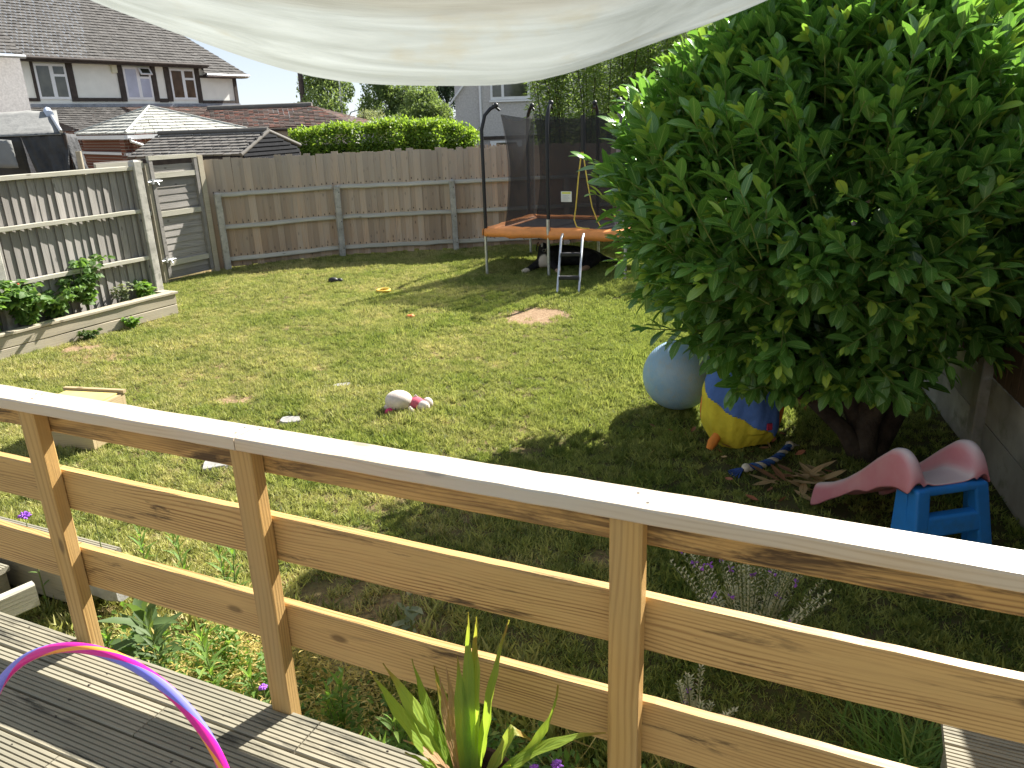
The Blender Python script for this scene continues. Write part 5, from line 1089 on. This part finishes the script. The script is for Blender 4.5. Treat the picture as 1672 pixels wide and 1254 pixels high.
# --- trees
L_TREE2 = leafmat('pale_tree_leaf', (.07, .12, .045), (.17, .23, .09), (.26, .31, .11), .4, .65)
def tree(name, label, x, y, h, cw, c0, n, size, mat, clumps=16, seed=0, droop=0, group=None, aspect=1.0, tpl=leaf_tpl(1, .5, 2, .2, .2, .5), zcut=0):
    t = thing(name, label, 'tree', (x, y, 0), R.uniform(0, 6), group); rs = np.random.default_rng(seed+50); tk_ = MB()
    tk_.tube([(0, 0, -.1), (.05, 0, c0*.6), (.02, .08, (c0+h)/2), (0, 0, h*.92)], [h*.026, h*.02, h*.012, .02], 8)
    cs = []
    for k in range(clumps):
        s = rs.uniform(0, 1); z = c0+(h-c0)*s; rad = cw*(math.sin(PI*min(.98, .12+.86*s)))**.7; an = rs.uniform(0, 6.28); rr_ = rad*rs.uniform(.35, .92)
        c = np.array([rr_*math.cos(an)*aspect, rr_*math.sin(an), z]); cs.append((c, cw*rs.uniform(.26, .5)))
        tk_.tube([(0, 0, max(c0*.5, z-.35*(h-c0)*rs.uniform(.4, 1))), tuple(c*np.array([.5, .5, 1])-np.array([0, 0, .2])), tuple(c)], [h*.008, h*.005, .012], 5)
    tk_.build('trunk', BARK, t); Ps = []; Ts = []
    for c, r in cs:
        m_ = int(n/clumps); uu = rs.normal(size=(m_, 3)); uu /= np.linalg.norm(uu, axis=1, keepdims=True); q = c+uu*r*np.array([1, 1, .85+droop*.5])*(rs.uniform(.35, 1, m_)**.5)[:, None]; q[:, 2] -= droop*rs.uniform(0, 1, m_)**2*r*1.2; Ps.append(q); Ts.append(np.clip(rs.uniform(.1, .6)+rs.normal(size=m_)*.2, 0, 1))
    P = np.concatenate(Ps); T_ = np.concatenate(Ts); D = rs.normal(size=P.shape)+np.array([0, 0, -.4-droop])
    leafy('crown', t, mat, P, D, rs.uniform(.7, 1.3, len(P))*size, T_, tpl, rs.normal(size=len(P)), 'stuff'); return t
G = 'trees beyond the far gardens'
tree('birch_tree', 'tall loose green tree beside the dark utility pole', -8.5, 41, 5.3, 2.0, .3, 19000, .15, L_TREE2, 30, 1, .5, G)
tree('birch_tree', 'feathery pale green drooping tree, left one of the pair amid the far trees', -6.2, 41.5, 4.55, 1.5, .3, 15000, .13, L_TREE2, 24, 2, .9, G)
tree('birch_tree', 'feathery pale green drooping tree, right one of the pair amid the far trees', -4.75, 41.5, 4.55, 1.45, .3, 15000, .13, L_TREE2, 24, 3, .9, G)
tree('round_tree', 'low rounded grey green tree just above the hedge beside the bungalow roof', -6.3, 37, 2.95, 1.6, .4, 12000, .12, L_GREY, 14, 4, .1, G)
tree('round_tree', 'mid green bushy tree over the hedge between the feathery trees and the conifer', -3.75, 38.5, 3.45, 1.6, .4, 13000, .13, L_TREE2, 24, 5, .1, G)
tree('round_tree', 'yellow green bush over the right end of the hedge beside the grey house', -2.55, 33, 2.75, .85, .4, 7000, .10, L_WILLOW, 12, 7, .1, G)
tree('conifer_tree', 'dark conifer standing against the sky left of the grey house', -3.1, 46, 4.75, 1.7, .6, 13000, .13, leafmat('conifer_needles', (.012, .03, .015), (.03, .06, .03), None, .1, .7), 18, 8, .2, G)
tree('birch_tree', 'pale bluish bush low at the left of the far trees beside the pole', -10.6, 43, 3.3, .8, .6, 3500, .12, L_GREY, 10, 9, .2, G)
# --- tall feathery willow screen behind the trampoline: many upright stems with narrow leaves
def willow(name, label, x, y, w_, dpt, h, ns, nl, seed):
    t = thing(name, label, 'tree', (x, y, 0)); rs = np.random.default_rng(seed); st = MB(); Ps = []; Ds = []
    for k in range(ns):
        bx_, by_ = rs.uniform(-.5, .5)*w_*.8, rs.uniform(-.5, .5)*dpt*.7; hh = h*rs.uniform(.72, 1.08); lx, ly = rs.normal(0, .10)*hh+bx_*.15, rs.normal(0, .06)*hh
        pts = [Vector((bx_+lx*s**1.5, by_+ly*s**1.5, hh*s)) for s in np.linspace(0, 1, 7)]; st.tube(pts, [.02*(1-.8*i/6) for i in range(7)], 5)
        for q in range(nl):
            s = rs.uniform(.16, 1)**.8*6; i = min(5, int(s)); p = pts[i].lerp(pts[i+1], s-i); an = rs.uniform(0, 6.28); out = rs.uniform(0, .42)*(1.15-s/7); Ps.append((p.x+math.cos(an)*out, p.y+math.sin(an)*out, p.z+out*.5)); Ds.append((math.cos(an)*.8, math.sin(an)*.8, rs.uniform(-.5, .6)))
    st.build('trunk', BARK, t, kind=None); P = np.array(Ps); n = len(P)
    leafy('crown', t, L_WILLOW, P, np.array(Ds), rs.uniform(.09, .16, n), np.clip(rs.normal(.5, .25, n), 0, 1), leaf_tpl(1, .2, 2, .2, .3, .5), rs.normal(size=n)*.6, 'stuff'); return t
willow('willow_screen', 'feathery yellow green willow thicket rising behind the trampoline net', 2.6, 17.6, 4.4, 1.4, 4.6, 60, 860, 5)
willow('willow_screen', 'looser taller willow stems at the right, close above the laurel', 6.6, 17.2, 4.4, 1.4, 5.2, 42, 760, 6)
tree('garden_tree', 'leafy tree rising above the fence behind the laurel, far right', 5.6, 13.2, 4.4, 1.7, 1.5, 9000, .12, L_TREE, 18, 21, .1)
# ------------------------------------------------------------------ flower border below the railing
def stem_plant(x, y, h, n, label, name='weed', lsize=.085, lw=.16, mat=None, stems=1, flower=None, lean=.06, ang=(35, 75), group='weeds and flowers in the border'):
    t = thing(name, label, 'plant', (x, y, 0), 0, group); st = MB(); Ps, Ds, Ts = [], [], []
    for s_ in range(stems):
        ox, oy = (R.gauss(0, .03), R.gauss(0, .03)) if stems > 1 else (0, 0); hh = h*R.uniform(.8, 1.05) if stems > 1 else h; lx, ly = R.gauss(0, lean)*hh, R.gauss(0, lean)*hh
        pts = [Vector((ox+lx*q*q, oy+ly*q*q, hh*q)) for q in np.linspace(0, 1, 6)]; st.tube(pts, [.0045*(1-.6*i/5) for i in range(6)], 6); ph = R.uniform(0, 6)
        for k in range(n):
            q = .12+.88*k/n; i = min(4, int(q*5)); p = pts[i].lerp(pts[i+1], q*5-i); ph += 2.4; el = math.radians(R.uniform(*ang)) if q < .9 else math.radians(80)
            Ps.append(p); Ds.append((math.cos(ph)*math.cos(el), math.sin(ph)*math.cos(el), math.sin(el))); Ts.append(min(1, max(0, R.gauss(.35+.35*q, .15))))
        if flower:
            fm, r = flower; f = MB(); c = pts[-1]
            for k in range(26):
                d = unit(1)[0]; d[2] = abs(d[2])*.9-.15; f.tube([c, c+Vector(d)*r*.7, c+Vector(d)*r], [.002, .006, .001], 4, cap=False)
            f.build('flower', fm, t)
    st.build('stem', STEM, t); P = np.array(Ps)
    leafy('foliage', t, mat or L_WEED, P, np.array(Ds), rng.uniform(.75, 1.2, len(P))*lsize, np.array(Ts), leaf_tpl(1, lw, 3, .3, .35, .4), kind='stuff'); return t
def B(along, out): q = rl(along, out); return q.x, q.y
stem_plant(-1.83, 3.30, .40, 30, 'leafy upright weed under the middle rail, first right of the left post')
stem_plant(-1.63, 3.28, .38, 28, 'bushy upright weed between the two left stems of the border')
stem_plant(-1.42, 3.18, .40, 30, 'leafy upright weed just left of the second post, behind the middle rail', stems=2)
stem_plant(*B(.22, .30), .42, 44, 'tall bright leafy weed stem below the lower rail in the border', lsize=.10)
stem_plant(*B(-.12, .34), .34, 40, 'dense dark leafy stem beside the left post at the deck edge', lsize=.10, mat=L_TREE)
stem_plant(*B(-.30, .42), .30, 22, 'broad leaved green plant at the left end of the border', lsize=.20, lw=.34, mat=L_TREE, ang=(25, 65))
stem_plant(*B(.62, .26), .30, 26, 'fresh green seedling stem left of the middle post near the deck edge', stems=2)
stem_plant(*B(.95, .22), .26, 30, 'bright green weed clump right of the middle post', stems=3)
stem_plant(*B(1.05, .34), .34, 24, 'taller weed stems behind the middle post', stems=3)
stem_plant(*B(1.32, .28), .18, 20, 'low dark broad leaved weed left of the potted plant', stems=3, lsize=.09, lw=.4, mat=L_TREE, ang=(5, 50))
stem_plant(*B(1.85, .30), .20, 22, 'low dark weed right of the potted plant near the right post', stems=3, lsize=.08, lw=.45, mat=L_TREE, ang=(5, 50))
stem_plant(-2.30, 3.22, .52, 6, 'tall thin stem with a round purple flower head in front of the lower step', 'purple_flower', .05, .2, flower=(PURPLE, .032), lean=.02)
stem_plant(-2.06, 3.36, .46, 3, 'single dark seed spike standing right of the left post', 'seed_spike', .03, .4, mat=L_TREE, lean=.0)
stem_plant(*B(.50, .22), .20, 10, 'small red poppy flower low in the dry border', 'red_flower', .05, .2, flower=(RED, .022))
stem_plant(*B(.72, .23), .20, 8, 'second red poppy flower, close to the middle post', 'red_flower', .05, .2, flower=(RED, .016))
stem_plant(*B(.47, .30), .30, 10, 'dark purple flower head above the dry growth in the border', 'purple_flower', .05, .2, flower=(PURPLE, .018))
stem_plant(*B(1.55, .36), .26, 20, 'purple flowers low behind the potted plant, left clump', 'purple_flower', .05, .12, L_GREY, 3, (PURPLE, .022))
stem_plant(*B(1.70, .34), .24, 20, 'purple flowers low behind the potted plant, right clump', 'purple_flower', .05, .12, L_GREY, 3, (PURPLE, .020))
stem_plant(*B(.42, .16), .12, 14, 'tiny pale blue flowered plant at the deck edge', 'blue_flower', .04, .3, L_GREY, 3, (plain('pale_blue_petals', (.50, .55, .75), .7), .014))
# poppy seed heads
pp_ = thing('poppy_heads', 'grey green poppy with round seed heads standing in the shade left of the potted plant', 'plant', (-.47, 2.72, 0)); st = MB()
for dx, dy, hh in ((-.02, .0, .43), (.03, .02, .42), (.02, -.01, .37)):
    st.tube([(0, 0, 0), (dx*.6, dy*.6, hh*.6), (dx, dy, hh)], [.004, .003, .0025], 6)
    sh_ = MB().ball((dx, dy, hh+.012), (.013, .013, .016), 10, 8); sh_.tube([(dx, dy, hh+.026), (dx, dy, hh+.031)], .011, 8); sh_.build('seed_head', plain('poppy_pod', (.30, .33, .24), .7, .1), pp_)
st.build('stem', STEM, pp_); n = 14; P = np.column_stack([rng.normal(size=n)*.01, rng.normal(size=n)*.01, rng.uniform(.05, .3, n)]); D = unit(n); D[:, 2] = .4; leafy('foliage', pp_, L_GREY, P, D, rng.uniform(.05, .09, n), rng.uniform(0, .6, n), leaf_tpl(1, .5, 3, .3, .4, .5), kind='stuff')
# lavender
def lavender(x, y, h, ns, spread, label, group='lavender plants'):
    t = thing('lavender', label, 'plant', (x, y, 0), 0, group); st = MB(); fl = MB(); Ps, Ds = [], []
    for k in range(ns):
        a = R.uniform(0, 6.28); o_ = spread*R.uniform(.1, 1)**.7; hh = h*R.uniform(.62, 1.05); dx, dy = math.cos(a)*o_, math.sin(a)*o_
        pts = [Vector((dx*.25+dx*.75*q**1.4, dy*.25+dy*.75*q**1.4, hh*q*(1-.12*q*o_/spread))) for q in np.linspace(0, 1, 7)]; st.tube(pts, .0022, 5)
        for m_ in range(64):
            q = .38+.62*m_/64; i = min(5, int(q*6)); p = pts[i].lerp(pts[i+1], q*6-i); b = m_*2.4; Ps.append(p); Ds.append((math.cos(b), math.sin(b), .9))
        for m_ in range(12):
            q = R.uniform(.03, .4); i = int(q*6); p = pts[i].lerp(pts[i+1], q*6-i); b = R.uniform(0, 6.28); Ps.append(p); Ds.append((math.cos(b)*.6, math.sin(b)*.6, 1))
        if R.random() < .34:
            c = pts[R.choice((4, 5, 6))]
            for m_ in range(5): d = unit(1)[0]; fl.tube([c, c+Vector(d)*.013, c+Vector(d)*.018], [.002, .005, .002], 4, cap=False)
    st.build('stem', STEM, t); fl.build('flowers', PURPLE, t, kind='stuff'); P = np.array(Ps); n = len(P); long_ = np.arange(n) % 76 >= 64
    leafy('seed_spikes', t, L_SPIKE, P, np.array(Ds), np.where(long_, rng.uniform(.05, .08, n), rng.uniform(.014, .024, n)), np.clip(rng.normal(.6, .25, n), 0, 1), leaf_tpl(1, .35, 2, .3, .1, .5), kind='stuff'); return t
lavender(.95, 2.68, .68, 50, .40, 'big faded lavender bush with long seed spikes behind the rails right of the third post')
lavender(.62, 2.22, .30, 16, .16, 'small grey green lavender low down beside the third post')
# a tuft of long grass by the right step, and dry ground growth at the foot of the deck
def grass_clump(name, x, y, n, h, rad, label, mat):
    t = thing(name, label, 'grass', (x, y, 0)); P = np.column_stack([rng.normal(size=n)*rad, rng.normal(size=n)*rad, np.zeros(n)]); D = unit(n)*.55; D[:, 2] = 1
    leafy('blades', t, mat, P, D, rng.uniform(.5, 1.1, n)*h, rng.uniform(0, 1, n), leaf_tpl(1, .03, 5, .2, .55, .3), kind='stuff'); return t
grass_clump('grass_tussock', 1.30, 2.06, 240, .30, .07, 'tall tussock of long grass at the lower right beside the step', L_WEED)
def cover(name, x0, x1, y0, y1, n, size, h, mat, label, w_=.4, cond=None):
    a = rng.uniform(x0, x1, n); b = rng.uniform(y0, y1, n); k = .5+.5*np.sin(a*7+2*np.sin(b*9))*np.sin(b*8+a*3); ok = rng.uniform(size=n) < (.3+.7*k); a, b, k = a[ok], b[ok], k[ok]; n = len(a)
    P = np.column_stack([RP.x+RX.x*a+RY.x*b, RP.y+RX.y*a+RY.y*b, np.abs(rng.normal(size=n))*h*(.4+k)]); D = unit(n); D[:, 2] = np.abs(D[:, 2])*.7+.1
    V, Q, U, T = leaf_batch(leaf_tpl(1, w_, 2, .3, .3, .5), P, leaf_frames(P, D, roll=rng.normal(size=n)*.5), rng.uniform(.6, 1.3, n)*size, np.clip(rng.normal(.45, .28, n), 0, 1))
    tag(put(name, fast_mesh(name, V, Q, mat, U, T)), label, 'ground cover', kind='stuff')
cover('dry_growth', -.1, .95, .06, .75, 17000, .026, .11, L_DRY, 'dry yellow stems and seed chaff at the foot of the left railing', .25)
cover('green_growth', -.5, 1.0, .05, .6, 5000, .04, .10, L_WEED, 'low green weeds mixed through the dry border', .45)
cover('dark_growth', .9, 2.2, .05, .55, 9000, .038, .08, L_WEED, 'low dark green weeds under the lower rail to the right', .5)
cover('dry_twigs', -.1, 2.0, .06, .9, 700, .16, .05, L_DRY, 'dry straw stalks lying through the border', .03)
mst = plain('border_stone', (.20, .20, .21), .9, .25, 6, .5, .2)
for k, (a, b) in enumerate(((1.08, .12), (1.22, .30), (.98, .13))):
    p = rl(a, b); tag(MB().ball((0, 0, .03), (.075, .055, .045), 12, 8, lambda d: 1+.12*math.sin(5*d.x+k)+.1*math.sin(6*d.y)).build('stone', mst, M=Matrix.Translation((p.x, p.y, 0)) @ Matrix.Rotation(k*1.3, 4, 'Z')), ('grey stone at the deck edge right of the middle post', 'larger grey stone among weeds left of the potted plant', 'small stone against the foot of the middle post')[k], 'stone')

# ------------------------------------------------------------------ potted plant in front of the railing
PP = rl(1.555, -.15, 0); PP.z -= .0; pot = thing('potted_plant', 'potted plant with strappy yellow green leaves and browned tips in front of the lower rail', 'potted plant', PP)
MPOT = plain('brown_pot', (.09, .045, .03), .55, .15, 8, .2)
pr = [(.088, 0), (.112, .115), (.114, .118), (.122, .118), (.124, .150), (.114, .150), (.109, .115)]; m_ = MB(); vs = []
for r, z in pr: vs += [(r*math.cos(2*PI*k/32), r*math.sin(2*PI*k/32), z) for k in range(32)]
m_.add(vs, [(j*32+k, j*32+(k+1) % 32, (j+1)*32+(k+1) % 32, (j+1)*32+k) for j in range(len(pr)-1) for k in range(32)]); m_.build('pot', MPOT, pot)
MB().tube([(0, 0, .105), (0, 0, .122)], .107, 24).build('compost', msoil, pot)
L_BROWNL = leafmat('withered_leaf', (.28, .13, .06), (.46, .28, .15), None, .35, .7, (.5, .36, .2))
def strap(a, lean, L, W, curl, tone, mat=L_FLAG, z0=.115, r0=.02, twist=0.0, kink=None):
    """one long leaf: a = bearing, lean from upright, curl = extra bend at the tip"""
    L *= .80; rows = 14; V = []; U = []; p = Vector((math.cos(a)*r0, math.sin(a)*r0, z0)); th = lean; d2 = Vector((math.cos(a), math.sin(a), 0)); side = Vector((-math.sin(a), math.cos(a), 0))
    for i in range(rows+1):
        t = i/rows; dr = d2*math.sin(th)+Vector((0, 0, 1))*math.cos(th); nr_ = d2*math.cos(th)-Vector((0, 0, 1))*math.sin(th); tw = twist*t; sd_ = side*math.cos(tw)+nr_*math.sin(tw); nn = nr_*math.cos(tw)-side*math.sin(tw)
        w_ = W*(.30+.70*math.sin(PI*min(1, .12+t*.80)))*(1-max(0, t-.7)/.3*.93); cup = .28*(1-t)
        for j in (-1, -.5, 0, .5, 1): V.append(tuple(p+sd_*w_*.5*j+nn*(-w_*cup*abs(j)*.5+.0025*math.sin(t*24+j*3)))); U.append((.5+.5*j, t))
        p = p+dr*(L/rows); th += curl/rows*(.4+1.2*t)
        if kink and abs(t-kink[0]) < .5/rows: th += kink[1]
    Q = [(i*5+j, i*5+j+1, (i+1)*5+j+1, (i+1)*5+j) for i in range(rows) for j in range(4)]
    o = put('leaf', fast_mesh('strap_leaf', np.array(V), np.array(Q), mat, np.array(U), np.full(len(V), tone)), None, pot)
    return o
deg = math.radians
for args in ((deg(70), deg(3), .60, .032, deg(6), .5), (deg(60), deg(6), .58, .034, deg(3), .8), (deg(100), deg(2), .46, .036, deg(8), .35), (deg(30), deg(9), .58, .030, deg(14), .55), (deg(150), deg(30), .46, .046, deg(12), .7), (deg(165), deg(34), .48, .046, deg(-6), .35), (deg(140), deg(30), .44, .030, deg(-18), .2),
             (deg(120), deg(20), .34, .036, deg(25), .6), (deg(-12), deg(36), .50, .042, deg(46), .55), (deg(-5), deg(48), .50, .050, deg(-50), .3), (deg(215), deg(50), .52, .038, deg(85), .3), (deg(-70), deg(40), .26, .045, deg(55), .75), (deg(-40), deg(30), .24, .038, deg(70), .3),
             (deg(95), deg(8), .30, .030, deg(8), .65), (deg(110), deg(48), .40, .026, deg(24), .5), (deg(200), deg(26), .28, .036, deg(20), .25), (deg(45), deg(14), .34, .030, deg(10), .3), (deg(-20), deg(25), .20, .034, deg(30), .2)):
    strap(*args)
strap(deg(15), deg(34), .34, .044, deg(-20), .9, kink=(.62, deg(115)))
strap(deg(235), deg(52), .42, .034, deg(60), .6, kink=(.6, deg(60)))
for args in ((deg(120), deg(8), .42, .024, deg(6), .6, L_BROWNL), (deg(130), deg(16), .38, .030, deg(-10), .4, L_BROWNL), (deg(85), deg(10), .44, .020, deg(-14), .7, L_BROWNL), (deg(170), deg(20), .26, .03, deg(60), .6, L_BROWNL), (deg(-30), deg(55), .26, .022, deg(90), .5, L_BROWNL), (deg(75), deg(24), .20, .03, deg(80), .8, L_BROWNL)): strap(*args)
# ------------------------------------------------------------------ hoop leaning up from the deck
mh = Mat('hoop_plastic', .3, .5); uvh = mh.nt.nodes.new('ShaderNodeTexCoord').outputs['UV']
sv_ = mh.math('FRACT', mh.math('ADD', mh.n('SeparateXYZ', {0: uvh}, 1), mh.math('MULTIPLY', mh.n('SeparateXYZ', {0: uvh}, 0), 5.0)))
hcol = mh.mix(mh.math('GREATER_THAN', sv_, .62), (.72, .015, .30), (.20, .20, .74)); hcol = mh.mix(mh.math('MULTIPLY', mh.math('GREATER_THAN', sv_, .30), mh.math('LESS_THAN', sv_, .43)), hcol, (.95, .36, .05))
mh.set('Base Color', hcol); HC = Vector((-.891, 1.268, .886)); th_, ph_ = 1.418, 4.418; HN = Vector((math.sin(th_)*math.cos(ph_), math.sin(th_)*math.sin(ph_), math.cos(th_)))
hx = HN.cross(Vector((0, 0, 1))).normalized(); hy = hx.cross(HN).normalized(); NU, NV, RR, rr2 = 120, 14, .325, .0105; V = []; U = []
for i in range(NU+1):
    a = 2*PI*i/NU; cdir = hx*math.cos(a)+hy*math.sin(a)
    for j in range(NV+1): b = 2*PI*j/NV; V.append(tuple(cdir*(RR+rr2*math.cos(b))+HN*rr2*math.sin(b))); U.append((i/NU, j/NV))
V, U = np.array(V), np.array(U); Q = np.array([(i*(NV+1)+j, i*(NV+1)+j+1, (i+1)*(NV+1)+j+1, (i+1)*(NV+1)+j) for i in range(NU) for j in range(NV)])
o = put('hula_hoop', fast_mesh('hula_hoop', V, Q, mh.m, U)); o.location = HC; tag(o, 'pink hula hoop with blue and orange spiral stripes standing on the deck boards', 'hula hoop')

# ------------------------------------------------------------------ sagging canopy over the deck
mc = Mat('canopy_film', .35, .4); pc_ = mc.coords('Object', False); strk = mc.noise(mc.scale(pc_, (2.2, 16, 16)), 1.0, 4, .6, .6); blot = mc.noise(pc_, 7, 4, .6)
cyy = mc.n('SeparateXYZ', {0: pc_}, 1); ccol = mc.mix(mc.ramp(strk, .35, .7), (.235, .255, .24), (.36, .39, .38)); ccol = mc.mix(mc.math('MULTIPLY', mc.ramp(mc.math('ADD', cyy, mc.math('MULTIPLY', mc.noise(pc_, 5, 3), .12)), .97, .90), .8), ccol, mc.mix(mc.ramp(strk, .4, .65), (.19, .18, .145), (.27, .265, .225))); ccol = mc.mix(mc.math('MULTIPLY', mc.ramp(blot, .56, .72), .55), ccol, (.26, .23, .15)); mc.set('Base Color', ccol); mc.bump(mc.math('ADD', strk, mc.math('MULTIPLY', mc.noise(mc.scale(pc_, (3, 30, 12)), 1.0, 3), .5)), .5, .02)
trl = mc.nt.nodes.new('ShaderNodeBsdfTranslucent'); mc.nt.links.new(ccol, trl.inputs['Color']); ms1 = mc.nt.nodes.new('ShaderNodeMixShader'); ms1.inputs[0].default_value = .55
mc.nt.links.new(mc.b.outputs[0], ms1.inputs[1]); mc.nt.links.new(trl.outputs[0], ms1.inputs[2]); mc.nt.links.new(ms1.outputs[0], mc.nt.nodes['Material Output'].inputs['Surface'])
def low(x):   # underside of the sag at the front, metres above the ground
    return float(np.interp(x, [-1.6, -.9, -.53, -.398, -.274, -.138, .009, .066, .148, .346, .7, 1.5], [2.80, 2.53, 2.362, 2.304, 2.268, 2.250, 2.242, 2.244, 2.266, 2.335, 2.47, 2.72]))
V = []; NXc = 90; xs = np.linspace(-1.6, 1.5, NXc+1)
lowv = np.array([low(x) for x in xs]); 
for _ in range(3): lowv = np.convolve(np.pad(lowv, 2, 'edge'), [.1, .2, .4, .2, .1], 'valid')
sec = [(2.15, .62), (1.85, .40), (1.60, .235), (1.40, .115), (1.27, .045), (1.18, .012), (1.10, .0), (1.03, .012), (.96, .034), (.86, .058), (.74, .085), (.58, .13), (.40, .19), (.18, .27), (-.1, .36), (-.5, .45)]
ysec = np.array(sec)
tt = np.linspace(0, len(sec)-1, 46); yy = np.interp(tt, range(len(sec)), ysec[:, 0]); zz = np.interp(tt, range(len(sec)), ysec[:, 1])
for _ in range(2):
    yy[1:-1] = (yy[:-2]+2*yy[1:-1]+yy[2:])/4; zz[1:-1] = (zz[:-2]+2*zz[1:-1]+zz[2:])/4
zz -= zz.min()
for i, x in enumerate(xs):
    for y, z in zip(yy, zz):
        fold = .0035*math.sin(x*9+y*17)+.003*math.sin(x*3-y*46)+.0015*math.sin(x*23+y*9)+.0035*max(0, math.sin(y*31+x*2.2))**6
        V.append((x*(.82+.16*y), y, lowv[i]+z+fold))
n2 = len(yy); Q = np.array([(i*n2+j, i*n2+j+1, (i+1)*n2+j+1, (i+1)*n2+j) for i in range(NXc) for j in range(n2-1)])
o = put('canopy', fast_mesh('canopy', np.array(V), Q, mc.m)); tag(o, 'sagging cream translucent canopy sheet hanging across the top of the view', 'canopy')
# extra fresh shoots and straw in the border
for k, (a, b, h, n_, nm) in enumerate(((.05, .5, .30, 34, 'pale green leafy shoot just right of the left post'), (.40, .38, .36, 36, 'leafy shoot rising behind the lower rail midway between left and middle posts'), (.75, .40, .32, 30, 'leafy shoot rising behind the lower rail close to the middle post'), (-.45, .30, .26, 30, 'leafy shoot left of the left post by the deck edge'), (1.2, .45, .30, 30, 'leafy shoot in light shade right of the middle post'))):
    stem_plant(*B(a, b), h, n_, nm, stems=3, lsize=.075, lw=.2)
